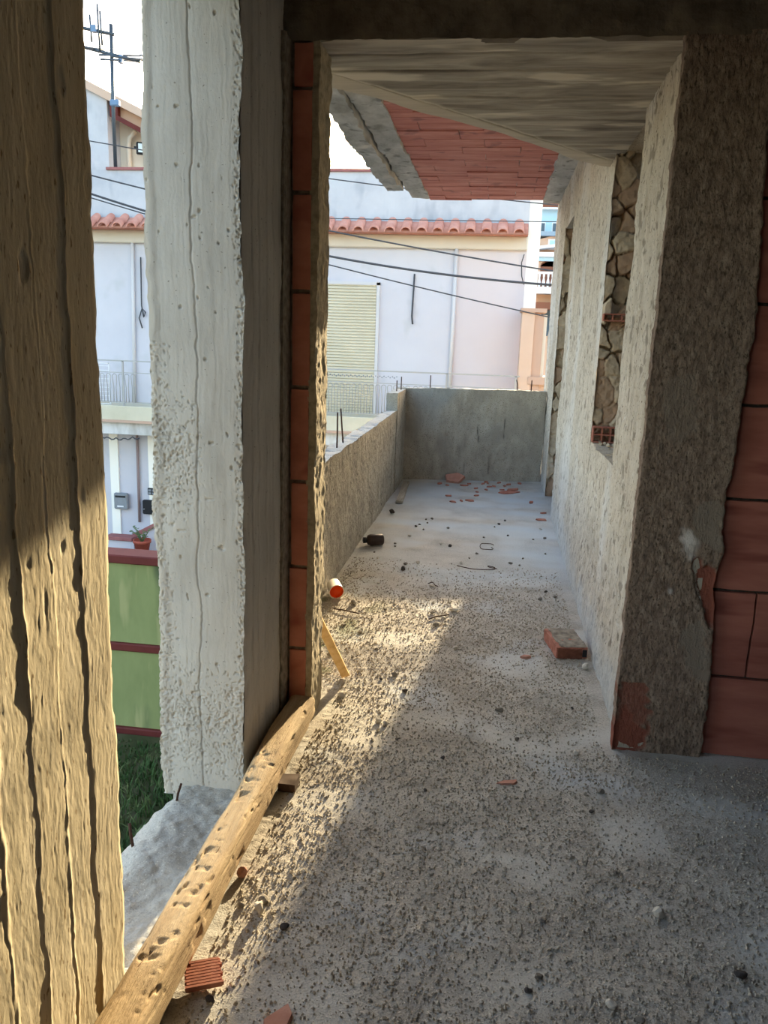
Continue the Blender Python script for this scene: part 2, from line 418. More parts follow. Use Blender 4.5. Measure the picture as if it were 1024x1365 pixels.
# ------------------------------------------------------------------ floor
def floor_h(x, y):
    P = np.stack([x, y, np.zeros_like(x)], 1)
    gritty = 1-sstep(4.3, 5.4, y+.35*vn(P, 2.2, 5))
    gritty = np.clip(gritty+.6*sstep(.25, .5, -x-.45)*(y > 4.5), 0, 1)
    patch = sstep(.25, .6, vn(P, (3.1, 4.5, 1), 41))*.7
    patch = np.maximum(patch, np.exp(-(((y-2.96-.1*vn(P, 3, 8))/.09)**2))*(x > .0)*.9)
    patch = np.maximum(patch, np.exp(-((x-.13)/.09)**2-((y-2.17)/.035)**2))
    patch = np.maximum(patch, sstep(-.75, -.85, x)*(y < 2.5)*.25)
    g = gritty*(1-.85*patch)
    h = .005*vn(P, 2.2, 1)+.0015*vn(P, 9, 2)
    h += g*(.0010*vn(P, 38, 3)+.0022*np.clip(vn(P, 75, 4), -.3, 1))
    h += .0006*vn(P, 60, 6)
    led = sstep(-.74, -.80, x)*(y < 2.6)
    h += led*(-.022+.010*vn(P, 8, 15)+.006*vn(P, 24, 16)+.004*vn(P, 55, 17)+.002*vn(P, 110, 18))-.05*sstep(-.98, -1.08, x+.02*vn(P, 12, 19))*(y < 2.5)
    return h, g, patch
xs = np.concatenate([np.linspace(-1.06, 1.2, 340), np.linspace(1.25, 3.2, 20)])
ys = np.concatenate([np.linspace(-3.2, 1.1, 40), np.linspace(1.107, 4.9, 600), np.linspace(4.91, 9.5, 330)])
X, Y = np.meshgrid(xs, ys, indexing='ij'); X = X.ravel(); Y = Y.ravel()
hh, gg, pp = floor_h(X, Y)
P = np.stack([X, Y, hh], 1)
edge = X < -1.059
P[:, 0] += np.where(X < -1.0, .035*vn(np.stack([Y*0, Y, Y*0], 1), 7, 9)+.012*vn(np.stack([Y*0, Y, Y*0], 1), 31, 10), 0)*(Y < 2.6)
St = np.zeros((len(P), 3))
St[:, 0] = pp*.8
St[:, 1] = sstep(4.5, 5.3, Y+.3*vn(P, 1.7, 12))*(.45+.4*vn(P, (2, 5, 1), 13))
St[:, 2] = np.clip(sstep(.0, .5, vn(P, 9, 14))*sstep(-.45, -.75, X)*sstep(3.0, 3.4, Y)*(1-sstep(4.3, 5.1, Y)), 0, 1)*.8
mb = MB(); mb.add(P, grid_faces(len(xs), len(ys)), attr=np.clip(St, 0, 1))
n, m = len(xs), len(ys)
for idx, fl in ((np.arange(m), False), (np.arange(m)+(n-1)*m, True), (np.arange(n)*m, True), (np.arange(n)*m+m-1, False)):
    T_ = P[idx]; B_ = T_.copy(); B_[:, 2] = -.25
    k = len(idx)
    mb.add(np.concatenate([T_, B_]), [(i, i+1, k+i+1, k+i)[::-1 if fl else 1] for i in range(k-1)])
box(mb, (-1.05, -3.2, -.26), (3.2, 9.5, -.24))
fo = mb.build('floor', M['floor'], smooth=True)
tag(fo, 'rough gritty grey cement floor of the room and balcony', 'floor', kind='structure')

def fz(x, y):
    return float(floor_h(np.array([float(x)]), np.array([float(y)]))[0][0])

# loose grit: uncountable
Nn = 60000
gx = rng.uniform(-.92, 1.25, Nn*2); gy = 1.15+4.2*rng.random(Nn*2)**1.25
h_, g_, _ = floor_h(gx, gy)
inside = ~((gx > .5) & (gy > 2.88)) & ~((gx < -.63) & (gy < 2.92)) & ~((gx < -.6) & (gy > 2.85) & (gy < 3.2)) & (rng.random(Nn*2) < .1+.9*g_)
gx, gy, h_ = gx[inside][:Nn], gy[inside][:Nn], h_[inside][:Nn]
k = len(gx)
s = .0014+.0046*rng.random(k)**3.0
octv = np.array([(1, 0, 0), (-1, 0, 0), (0, 1, 0), (0, -1, 0), (0, 0, 1), (0, 0, -1)], float)
octf = np.array([(0, 2, 4), (2, 1, 4), (1, 3, 4), (3, 0, 4), (2, 0, 5), (1, 2, 5), (3, 1, 5), (0, 3, 5)])
ang = rng.uniform(0, 6.28, k)
V = octv[None]*rng.uniform(.6, 1.3, (k, 6, 1))*s[:, None, None]
ca, sa = np.cos(ang)[:, None], np.sin(ang)[:, None]
tilt = rng.uniform(-.8, .8, (k, 1))
V = np.stack([V[:, :, 0]*ca-V[:, :, 1]*sa, V[:, :, 0]*sa+V[:, :, 1]*ca, V[:, :, 2]+tilt*V[:, :, 0]], 2)
V += np.stack([gx, gy, h_+s*.45], 1)[:, None, :]
T = (octf[None]+6*np.arange(k)[:, None, None]).reshape(-1, 3)
gr = MB().add(V.reshape(-1, 3), None, T).build('grit', M['grit'])
tag(gr, 'loose sandy grit scattered over the cement floor', 'grit', kind='stuff')

# ------------------------------------------------------------------ left board-marked column
lines_y = [.99, 1.12, 1.225, 1.328, 1.43]
def col_disp(P, a, s, e):
    Q = P.copy()
    V = vec(Q, [(9, .007), (34, .004), (90, .0015)], 60); V[:, 0] *= .06
    P = P+V
    if a == 0 and s > 0:
        y, z = Q[:, 1], Q[:, 2]; d = np.zeros(len(Q))
        off = [.000, .0022, .0004, .0020, .0, .0024]
        bi = np.searchsorted(lines_y, y)
        d += np.array(off)[bi]
        fade = sstep(0, .012, e)
        for k, ly in enumerate(lines_y):
            lz = np.stack([z*0+k*3.7, z*0, z], 1)
            yy = y-(ly+.003*vn(lz, 2, 61)+.0012*vn(lz, 45, 62))
            amp = .0008+.0030*vn(lz, 3.6, 63)+.0015*vn(lz, 22, 64)+.0014*vn(lz, 70, 57)
            d += np.clip(amp, 0, .006)*np.exp(-(yy/.004)**2)
            cut = np.clip(.3+vn(lz, 7, 65), 0, 1)
            d -= .003*cut*np.exp(-((yy+.008)/.004)**2)
        # slanting saw marks and wood grain left by the shuttering boards
        slant = np.where(bi % 2 == 0, .55, -.4)
        gq = np.stack([bi*2.3, y+slant*z*.12, z*.16], 1)
        d += .00034*vn(gq, 150, 66)+.00045*vn(gq, 270, 67)+.0006*np.clip(vn(Q, (1, 130, 60), 56)-.35, 0, 1)
        d += .00020*vn(Q, (1, 40, 2), 68)+.0007*vn(Q, (1, 5, 2), 58)
        d -= .003*sstep(.66, .8, vn(Q, (1, 26, 12), 69))
        P[:, 0] += d*fade
    return P
mb = MB(); block(mb, (-1.12, .93, -.02), (-.8, 1.545, 2.66), (.03, .0032, .0055), col_disp, skip=((0, -1), (1, -1)))
block(mb, (-1.12, .93, -.02), (-.81, 1.53, 2.66), (.1, .1, .1))
colm = mb.build('concrete_column', M['boards'], smooth=True)
tag(colm, 'board-marked concrete column at far left with a sunlit lower half', 'column')

# ------------------------------------------------------------------ pale pillar
def pil_attr(P, a, s):
    A = np.zeros((len(P), 3))
    if a == 1 and s < 0:
        x, z = P[:, 0], P[:, 2]
        g = np.abs(x-(-.925+.004*vn(P*[0, 0, 1], 4, 70)))
        A[:, 0] = np.exp(-(g/.003)**2)*.8
        hz = np.exp(-((z-1.18)/.22)**2)*sstep(-.86, -1.0, x)+np.exp(-((z-.22)/.14)**2)*.8+sstep(-.80, -.775, x)*.8+sstep(-1.0, -1.06, x)*.5*(z < 1.4)
        A[:, 2] = sstep(.42, .62, vn(P, (85, 1, 70), 71)+.35*hz-.12)*np.clip(hz, 0, 1)*.0
        A[:, 1] = sstep(-1.05, -1.064, x)*.4
    return A
def pil_disp(P, a, s, e):
    Q = P.copy()
    V = vec(Q, [(6, .009), (26, .004), (80, .0018)], 75)
    if a == 1: V[:, 1] *= .12
    else: V[:, 0] *= .4
    P = P+V
    if a == 1 and s < 0:
        x, z = Q[:, 0], Q[:, 2]
        g = x-(-.925+.004*vn(Q*[0, 0, 1], 4, 70))
        d = -.005*np.exp(-(g/.0026)**2)
        d += .0015*(g > 0)+.0005*vn(Q, (40, 1, 2), 76)+.0005*vn(Q, (160, 1, 8), 77)
        hz = np.exp(-((z-1.14)/.17)**2)*sstep(-.88, -1.0, x)*(.75+.5*vn(Q, 9, 59))+np.exp(-((z-.22)/.15)**2)*.8+sstep(-.805, -.775, x)*.9+sstep(-.99, -1.06, x)*.45*(z < 1.5)+.12
        pit = sstep(.36, .46, vn(Q, 130, 78)+.45*np.clip(hz, 0, 1)-.34)+.8*sstep(.38, .5, vn(Q, 210, 79)+.42*np.clip(hz, 0, 1)-.3)
        d -= .0055*pit*sstep(.1, .3, hz)
        d -= .008*sstep(.78, .86, vn(Q, 55, 80))*sstep(0, .1, z)
        rag = sstep(-1.035, -1.062, x+.01*vn(Q, (1, 1, 7), 81))
        d += .006*rag
        P[:, 1] -= d
    if a == 0 and s > 0:
        y, z = Q[:, 1], Q[:, 2]
        d = 0
        for ly in (2.5, 2.57, 2.66, 2.75, 2.82):
            d = d-.004*np.exp(-((y-ly-.004*vn(Q*[0, 0, 1], 4, 82))/.006)**2)
        d = d+.0015*vn(Q, (1, 60, 2), 83)
        P[:, 0] += d*sstep(0, .02, e)
    return P
mb = MB(); block(mb, (-1.07, 2.4, -.06), (-.775, 2.86, 2.66), (.0026, .006, .0036), pil_disp, skip=((0, -1), (1, 1)), attr=pil_attr)
block(mb, (-1.06, 2.42, -.06), (-.79, 2.86, 2.66), .1)
pil = mb.build('concrete_pillar', M['pillar'], smooth=True)
tag(pil, 'pale grey concrete pillar with pitted edges and a central seam', 'pillar')

# ------------------------------------------------------------------ brick jamb beside the pillar
ROWS = [0, .305, .645, .985, 1.345, 1.69, 2.03, 2.37, 2.52]
jb = empty('brick_jamb', (-.72, 3.0, 0), 'narrow jamb of red hollow bricks beside the pale pillar', 'jamb')
mb = MB()
def br_disp(P, a, s, e):
    return P+vec(P, [(14, .002), (60, .0012)], 90)
for z0, z1 in zip(ROWS[:-1], ROWS[1:]):
    jx = random.uniform(-.004, .004)
    block(mb, (-.755+jx, 2.932, z0+.007), (-.69+jx*.5, 3.1, z1-.009), .02, br_disp)
mb.build('bricks', M['brick'], jb, smooth=True)
mb = MB(); block(mb, (-.778, 2.945, 0), (-.688, 3.105, 2.52), (.012, .012, .02), lambda P, a, s, e: P+vec(P, [(30, .004), (90, .002)], 91))
block(mb, (-.785, 2.84, 0), (-.765, 2.95, 2.52), .02, lambda P, a, s, e: P+vec(P, [(30, .003), (90, .002)], 92))
mb.build('mortar', M['mortar'], jb, smooth=True)
def coat_disp(P, a, s, e):
    Q = P.copy()
    P = P+vec(Q, [(16, .004), (45, .0035), (110, .002)], 93)
    P[:, 0] += (.007*vn(Q*[0, 0, 1], 4.5, 94)+.004*vn(Q*[0, 0, 1], 19, 95))*sstep(-.693, -.672, Q[:, 0])
    return P
mb = MB(); block(mb, (-.693, 2.936, 0), (-.664, 3.12, 2.52), (.006, .008, .008), coat_disp)
tag(mb.build('plaster_edge', M['edge_plaster'], jb, smooth=True), 'ragged sandy plaster edge')

# ------------------------------------------------------------------ front wall right of the opening
wf = empty('wall_front', (.55, 2.95, 0), 'red hollow-brick wall right of the opening with rough dark plaster pier', 'wall', kind='structure')
RB = [0, .328, .667, 1.01, 1.347, 1.69, 2.03, 2.37, 2.64]
mb = MB()
for i, (z0, z1) in enumerate(zip(RB[:-1], RB[1:])):
    off = .17 if i == 1 else .335
    x = .6+(.06 if i != 1 else .065)
    cuts = [.58]
    xx = (.665 if i == 1 else .83)
    while xx < 3.2:
        cuts.append(xx); xx += .335
    cuts.append(3.2)
    for a, b in zip(cuts[:-1], cuts[1:]):
        o_ = random.uniform(-.003, .003)
        block(mb, (a+.004, 2.955+o_, z0+.006), (b-.004, 3.07, z1-.006), (.04, .05, .04), br_disp)
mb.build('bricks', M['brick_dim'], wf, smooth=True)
mb = MB(); block(mb, (.6, 2.975, 0), (3.2, 3.2, 2.64), (.03, .2, .02), lambda P, a, s, e: P+vec(P, [(30, .003), (90, .002)], 97)*(np.abs(P[:, 1:2]-2.975) < .01))
mb.build('mortar', M['deep_joint'], wf, smooth=True)
RX = np.array([(0, .862), (.33, .868), (.62, .842), (.68, .83), (.8, .852), (1.0, .835), (1.1, .85), (1.35, .856), (1.7, .862), (1.9, .845), (2.2, .824), (2.6, .83)])
def front_attr(P, a, s):
    A = np.zeros((len(P), 3))
    x, z = P[:, 0], P[:, 2]
    nz = vn(P, 14, 101)*.03+vn(P, 45, 102)*.012
    A[:, 0] = np.maximum(1-sstep(.05, .075, np.hypot((x-.575)/1.1, (z-.05)/2.4)+nz), 0)
    A[:, 0] = np.maximum(A[:, 0], (1-sstep(.04, .05, np.abs(x-.60)+nz*1.2))*(z < .28)*.75)
    tri = np.maximum(np.abs(x-(.765+(.76-z)*.2)-.04)/(.042-.1*np.clip(.76-z, 0, .3)), np.abs(z-.665)/.115)
    A[:, 0] = np.maximum(A[:, 0], 1-sstep(.8, 1.1, tri+nz*14))
    A[:, 1] = 1-sstep(.016, .05, np.hypot((x-.725), (z-.838)*.8)+nz*.8)
    A[:, 1] = np.maximum(A[:, 1], .7*(1-sstep(.004, .02, np.hypot(x-.69, z-.66)+nz*.5)))
    A[:, 2] = 1-sstep(.04, .06, np.hypot((x-.79)*1.1, (z-.42)*.5)+nz)
    A[:, 2] = np.maximum(A[:, 2], 1-sstep(.04, .055, np.hypot((x-.80), (z-.92)*.6)+nz))
    A[:, 2] = np.maximum(A[:, 2], .6*(1-sstep(.05, .07, np.hypot((x-.65), (z-1.32)*.4)+nz)))
    return np.clip(A, 0, 1)
def front_disp(P, a, s, e):
    Q = P.copy(); x, z = Q[:, 0], Q[:, 2]
    rx = np.interp(z, RX[:, 0], RX[:, 1])+.007*vn(Q*[0, 0, 1], 13, 103)+.006*vn(Q*[0, 0, 1], 41, 104)
    t = np.clip((x-.535)/(.845-.535), 0, 1)
    P[:, 0] = .535+t*(rx-.535)
    V = vec(Q, [(12, .004), (50, .0025)], 105); V[:, 1] *= .4
    P = P+V
    if a == 1 and s < 0:
        A = front_attr(Q, a, s)
        rough = 1-.85*np.clip(A.max(1), 0, 1)
        d = rough*(.0035*fbm(Q, (80, 80, 42), 3, 106)+.003*np.clip(vn(Q, (120, 120, 65), 107), -.2, 1)+.004*vn(Q, 7, 108))
        d -= .014*A[:, 0]
        # crack beside the exposed brick
        cr = np.abs(x-(.775+.05*(.75-z)/.25+.012*vn(Q*[0, 0, 1], 30, 109)))
        d -= .012*np.exp(-(cr/.004)**2)*sstep(.6, .64, z)*(1-sstep(.78, .8, z))
        d += .012*sstep(.80, .845, x)*(.5+.5*vn(Q, (9, 9, 6), 110))
        P[:, 1] -= d*sstep(0, .006, e)
    return P
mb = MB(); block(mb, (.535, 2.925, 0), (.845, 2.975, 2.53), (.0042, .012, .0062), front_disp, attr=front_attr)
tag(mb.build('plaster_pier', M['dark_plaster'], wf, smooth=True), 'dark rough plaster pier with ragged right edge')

# ------------------------------------------------------------------ house wall along the balcony
def rw_attr(P, a, s):
    A = np.zeros((len(P), 3))
    if a == 0 and s < 0:
        y, z = P[:, 1], P[:, 2]
        A[:, 0] = sstep(.3, .7, vn(P, (1, 3.5, .9), 120))*.6
        A[:, 0] = np.maximum(A[:, 0], .9*(1-sstep(.02, .05, y-2.94+.01*vn(P, 25, 123))))
        A[:, 2] = (1-sstep(.05, .3, z+.08*vn(P, 5, 121)))*.5
        A[:, 1] = sstep(.58, .7, vn(P, (1, 38, 24), 122))*.7
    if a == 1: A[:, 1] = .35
    return A
def rw_disp(P, a, s, e):
    Q = P.copy()
    P = P+vec(Q, [(5, .006), (30, .003)], 125)
    if a == 0 and s < 0:
        d = .0035*fbm(Q, (60, 60, 26), 3, 126)+.0025*np.clip(vn(Q, (1, 95, 45), 127), -.1, 1)-.006*sstep(.6, .75, vn(Q, (1, 42, 26), 128))
        P[:, 0] -= d*sstep(0, .01, e)
    return P
wr = empty('wall_right', (.56, 5, 0), 'rough grey plastered house wall along the right of the balcony', 'wall', kind='structure')
mb = MB(); FN = (.05, .0085, .0085); FR = (.06, .014, .014)
block(mb, (.56, 2.94, -.02), (.80, 3.78, 2.55), FN, rw_disp, attr=rw_attr, skip=((0, 1),))
block(mb, (.56, 3.78, -.02), (.80, 4.66, .985), FN, rw_disp, attr=rw_attr, skip=((0, 1), (1, -1), (1, 1)))
block(mb, (.56, 4.655, -.02), (.80, 7.15, 3.03), FR, rw_disp, attr=rw_attr, skip=((0, 1), (1, -1)))
block(mb, (.56, 7.15, 2.57), (.80, 8.02, 3.03), FR, rw_disp, attr=rw_attr, skip=((0, 1), (1, -1), (1, 1)))
block(mb, (.56, 8.02, -.02), (.80, 9.52, 3.03), FR, rw_disp, attr=rw_attr, skip=((0, 1), (1, -1)))
block(mb, (.56, 3.70, 2.535), (.80, 4.75, 3.03), FR, rw_disp, attr=rw_attr, skip=((0, 1),))
box(mb, (.79, 2.97, 0), (.81, 3.78, 2.55)); box(mb, (.79, 3.78, 0), (.81, 4.66, .98)); box(mb, (.79, 4.66, 0), (.81, 7.15, 3.03))
box(mb, (.79, 8.02, 0), (.81, 9.52, 3.03)); box(mb, (.79, 7.15, 2.57), (.81, 8.02, 3.03))
mb.build('plaster', M['wall_plaster'], wr, smooth=True)
# broken hollow bricks and mortar on the jambs of the two openings
def worley(P, f, seed):
    Q = P*np.asarray(f, float)+50.13; I = np.floor(Q).astype(np.int64); F_ = Q-I
    d1 = np.full(len(P), 9.); d2 = d1.copy(); idv = np.zeros(len(P))
    for i in (-1, 0, 1):
        for j in (-1, 0, 1):
            X_, Z_ = I[:, 0]+i, I[:, 2]+j; z0 = X_*0
            ox = .5+.42*_h(X_, z0, Z_, seed); oz = .5+.42*_h(X_, z0+1, Z_, seed+3)
            d = np.hypot(i+ox-F_[:, 0], j+oz-F_[:, 2]); idn = _h(X_, z0+2, Z_, seed+5)
            near = d < d1
            d2 = np.where(near, d1, np.minimum(d2, d)); idv = np.where(near, idn, idv); d1 = np.where(near, d, d1)
    return d1, d2, idv
def jamb(y, x0, x1, z0, z1, f, seed):
    xs_ = np.linspace(x0, x1, 60); zs_ = np.linspace(z0, z1, int((z1-z0)/.006))
    X_, Z_ = np.meshgrid(xs_, zs_, indexing='ij'); P = np.stack([X_.ravel(), np.full(X_.size, y), Z_.ravel()], 1)
    Pw = P+vec(P, [(9, .03), (30, .008)], seed)
    d1, d2, idv = worley(Pw, f, seed)
    gap = 1-sstep(.02, .13, d2-d1); deep = (vn(P, 7, seed+9) > .12)
    dep = .020*idv+.008*fbm(P, 40, 3, seed+2)-.055*gap*np.where(deep, 1, .15)
    hole = sstep(.45, .55, idv)*(vn(P, 5, seed+4) > -.2)
    dep = dep-.07*hole
    e_ = np.minimum(P[:, 0]-x0, x1-P[:, 0]); dep *= sstep(0, .012, e_)
    A = np.zeros((len(P), 3)); A[:, 0] = .0; A[:, 1] = sstep(.2, .5, -idv)*.8
    P[:, 1] -= dep
    return MB().add(P, grid_faces(60, len(zs_)), attr=A)
jamb(4.66, .558, .80, .985, 2.545, (11, 1, 9), 3).build('mortar_lumps', M['chip'], wr, smooth=True)
jamb(8.03, .558, .80, 0.0, 2.58, (9, 1, 6), 7).build('mortar_lumps', M['chip'], wr, smooth=True)
def cells(y, x0, x1, z0, z1, nx, nz):
    mb = MB(); t = .007
    for i in range(nx+1):
        x = x0+(x1-x0)*i/nx; box(mb, (x-t/2, y-.04, z0), (x+t/2, y+.01, z1))
    for j in range(nz+1):
        z = z0+(z1-z0)*j/nz; box(mb, (x0, y-.041, z-t/2), (x1, y+.01, z+t/2))
    return mb
mb = cells(4.638, .562, .80, .992, 1.075, 5, 2)
cells_b = cells(4.632, .562, .80, 1.66, 1.695, 5, 1); mb.add(np.concatenate(cells_b.v), np.concatenate(cells_b.f4))
tag(mb.build('broken_brick', M['fragment'], wr), 'broken orange hollow brick with open cells')
mb = MB()
r = np.random.default_rng(77)
for k in range(40):
    rock(mb, (r.uniform(.57, .79), r.uniform(3.8, 4.62), .992), (r.uniform(.01, .03), r.uniform(.01, .03), r.uniform(.005, .015)), 900+k, 1)
mb.build('sill_rubble', M['chip'], wr)

# ------------------------------------------------------------------ beam and its soffit over the opening
back = np.array([(-1.12, 3.18), (-.769, 3.45), (-.58, 3.608), (-.411, 3.83), (-.08, 4.175), (.209, 4.57), (.358, 4.80), (.508, 4.955), (.62, 5.0)])
gro = np.array([(-1.12, 2.9), (-.73, 3.25), (-.504, 3.525), (-.275, 3.806), (.066, 4.248), (.522, 4.797), (.62, 4.90)])
xb = np.linspace(-1.12, .60, 200); vb = np.linspace(0, 1, 260)
Xb, Vb = np.meshgrid(xb, vb, indexing='ij')
yb1 = np.interp(Xb, back[:, 0], back[:, 1])+.012*vn(np.stack([Xb.ravel(), Xb.ravel()*0, Xb.ravel()*0], 1), 16, 130).reshape(Xb.shape)
Yb = 2.93+Vb*(yb1-2.93)
P = np.stack([Xb.ravel(), Yb.ravel(), np.full(Xb.size, 2.52)], 1)
yg = np.interp(P[:, 0], gro[:, 0], gro[:, 1]); dg = P[:, 1]-yg
A = np.zeros((len(P), 3))
plank = np.floor((P[:, 1]-2.93+.006*vn(P, (3, 1, 1), 131))/.17); jl = np.abs(((P[:, 1]-2.93+.006*vn(P, (3, 1, 1), 131))/.17) % 1)
jl = np.minimum(jl, 1-jl)*.17
instrip = sstep(-.004, .004, dg)
A[:, 2] = instrip*.6
A[:, 0] = (1-instrip)*sstep(.1, .4, fbm(P, (3.0, 11, 1), 4, 132)-.25*np.abs(vn(P, (2, 5, 1), 139)))*.85
A[:, 0] = np.maximum(A[:, 0], np.exp(-((dg+.02)/.018)**2)*.6)
A[:, 0] = np.maximum(A[:, 0], np.exp(-((P[:, 1]-2.955)/.018)**2)*.5)
A[:, 1] = np.maximum((1-instrip)*np.exp(-(jl/.006)**2)*.5*(.6+.6*vn(P, (3, 3, 1), 133)), np.exp(-(dg/.006)**2))
P[:, 2] += (1-instrip)*(.004*np.exp(-(jl/.006)**2)+.003*_h(plank.astype(np.int64), plank.astype(np.int64)*0, plank.astype(np.int64)*0, 3)+.0025*vn(P, (4, 30, 1), 134))+.008*np.exp(-(dg/.006)**2)+.003*vn(P, 8, 135)
bm_ = empty('ceiling_beam', (-.1, 2.93, 2.52), 'board-marked concrete beam across the top of the opening', 'beam', kind='structure')
mb = MB(); mb.add(P, grid_faces(len(xb), len(vb), True), attr=np.clip(A, 0, 1))
tag(mb.build('soffit', M['soffit'], bm_, smooth=True), 'board-marked underside with pale plaster strip')
mb = MB()
nb = len(xb)
bk = np.stack([xb, yb1[:, -1], np.full(nb, 2.523)], 1); bt = bk.copy(); bt[:, 2] = 2.98
mb.add(np.concatenate([bk, bt]), [(i, nb+i, nb+i+1, i+1) for i in range(nb-1)])
ft = np.stack([xb, np.full(nb, 2.93), np.full(nb, 2.98)], 1)
mb.add(np.concatenate([ft, bt]), [(i, i+1, nb+i+1, nb+i) for i in range(nb-1)])
block(mb, (-1.12, 2.925, 2.515), (3.2, 2.975, 2.98), (.012, .03, .012), lambda P, a, s, e: P+vec(P, [(8, .004), (40, .003)], 136), skip=((1, 1), (2, 1), (2, -1)))
mb.add(np.array([(-1.12, 2.925, 2.521), (3.2, 2.925, 2.521), (3.2, 3.0, 2.524), (-1.12, 3.0, 2.524)]), [(3, 2, 1, 0)])
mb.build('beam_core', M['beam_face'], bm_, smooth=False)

# ------------------------------------------------------------------ balcony ceiling of clay blocks
cb = empty('ceiling_balcony', (0, 6.5, 3.0), 'ribbed red clay block ceiling over the balcony with concrete edges', 'ceiling', kind='structure')
mb = MB(); y = 3.3; k = 0
while y < 9.2:
    d = .245; x = -.84+(-.28 if k % 2 else 0.0)
    while x < .40:
        x1 = min(x+.46, .40); x0 = max(x, -.84)
        if x1-x0 > .03:
            zz = 3.0+random.uniform(-.007, .007)
            yend = min(y+d-.008+random.uniform(-.004, .004), 9.23+random.uniform(-.03, .02))
            nr = 4
            prof = []
            for j in range(nr):
                ya = y+(yend-y)*j/nr; yb_ = y+(yend-y)*(j+1)/nr
                box(mb, (x0+.002, ya+.0008, zz+random.uniform(0, .003)), (x1-.002, yb_-.0008, 3.2), bev=.0025)
        x += .46
    y += d; k += 1
mb.build('clay_blocks', M['clay_ceiling'], cb)
mb = MB()
lipd = lambda P, a, s, e: P+vec(P, [(3.5, .014), (14, .008), (60, .002)], 140)
block(mb, (-1.03, 3.0, 2.985), (-.835, 9.1, 3.2), .03, lipd)
block(mb, (.385, 3.3, 2.985), (.60, 9.3, 3.2), .03, lipd)
block(mb, (-.84, 3.3, 3.014), (.4, 9.18, 3.2), .06, lambda P, a, s, e: P)
mb.build('concrete_rib', M['lip'], cb, smooth=True)
mb = MB()
block(mb, (-1.20, 3.0, 2.945), (-1.045, 8.45, 3.2), .025, lambda P, a, s, e: P+vec(P, [(2.0, .02), (9, .012), (40, .004)], 141))
tag(mb.build('edge_beam', M['lip'], cb, smooth=True), 'ragged outer concrete edge')
mb = MB(); box(mb, (-1.2, 2.99, 3.19), (3.2, 9.5, 3.35)); mb.build('upper_slab', M['lip'], cb)

# ------------------------------------------------------------------ the rest of the room around the camera
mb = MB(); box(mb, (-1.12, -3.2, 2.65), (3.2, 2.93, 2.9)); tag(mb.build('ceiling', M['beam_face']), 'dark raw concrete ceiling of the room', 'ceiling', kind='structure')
mb = MB(); box(mb, (3.2, -3.2, -.25), (3.4, 9.5, 3.2)); box(mb, (.81, 9.4, 0), (3.2, 9.5, 3.2))  # unseen walls added to shut sunlight out behind the house wall
tag(mb.build('wall_far_right', M['inside']), 'unseen raw walls added behind the house wall to keep it dark', 'wall', kind='structure')
mb = MB(); box(mb, (-1.12, -3.4, -.25), (3.4, -3.2, 2.9)); tag(mb.build('wall_back', M['inside']), 'raw wall behind the viewer', 'wall', kind='structure')
mb = MB(); box(mb, (-1.12, -3.2, 0), (-.85, -1.6, 2.65)); box(mb, (-1.12, -1.6, 0), (-.85, .93, .9))  # unseen wall; its opening is made up to let fill light in
tag(mb.build('wall_left', M['inside']), 'raw facade wall left of the viewer with an unseen opening added for fill light', 'wall', kind='structure')
mb = MB(); box(mb, (-1.0, -3.2, -3.4), (3.3, 9.4, -.26)); tag(mb.build('wall_lower', M['house_cream']), 'storey wall below the raw floor slab', 'wall', kind='structure')

# ------------------------------------------------------------------ balcony parapet
bp = empty('balcony_parapet', (-1.0, 6, 0), 'low grey rendered parapet around the left side and end of the balcony', 'parapet')
def pa_attr(P, a, s):
    A = np.zeros((len(P), 3))
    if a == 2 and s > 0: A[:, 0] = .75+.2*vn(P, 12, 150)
    if a == 0 and s > 0: A[:, 1] = sstep(.5, .7, vn(P, (1, 45, 30), 151))*.45
    if a == 1 and s < 0:
        x, z = P[:, 0], P[:, 2]
        for cx_, z0, z1 in ((-.29, .02, .22), (-.02, .05, .3), (.12, .45, .72), (-.16, .4, .65)):
            A[:, 1] = np.maximum(A[:, 1], np.exp(-((x-cx_-.006*vn(P, (1, 1, 14), 152))/.005)**2)*sstep(z0, z0+.06, z)*(1-sstep(z1-.06, z1, z))*.9)
        A[:, 2] = sstep(.0, .5, vn(P, (2, 1, 2.5), 153))*.5
    return np.clip(A, 0, 1)
def pa_disp(P, a, s, e):
    Q = P.copy()
    P = P+vec(Q, [(4, .007), (22, .003)], 155)
    if a == 0 and s > 0:
        P[:, 0] += .0055*fbm(Q, (70, 70, 45), 3, 156)+.003*np.clip(vn(Q, (1, 110, 80), 157), -.1, 1)
    if a == 1 and s < 0: P[:, 1] -= .004*fbm(Q, 40, 3, 158)
    if a == 2: P[:, 2] += .004*vn(Q, 30, 159)-.01*sstep(.5, .6, vn(Q, (20, 14, 1), 160))
    return P
mb = MB()
block(mb, (-1.055, 3.12, -.02), (-.95, 7.8, .815), (.02, .0095, .0095), pa_disp, attr=pa_attr)
block(mb, (-1.055, 7.8, -.02), (-.945, 8.66, .985), (.02, .012, .012), pa_disp, attr=pa_attr)
mb.build('side_wall', M['parapet'], bp, smooth=True)
def end_disp(P, a, s, e):  # the end wall runs slightly askew
    P = pa_disp(P, a, s, e); P[:, 1] += (P[:, 0]+.95)/1.5*.28; return P
mb = MB(); block(mb, (-1.05, 8.56, -.02), (.55, 8.68, .995), (.012, .02, .012), end_disp, attr=pa_attr)
mb.build('end_wall', M['parapet'], bp, smooth=True)

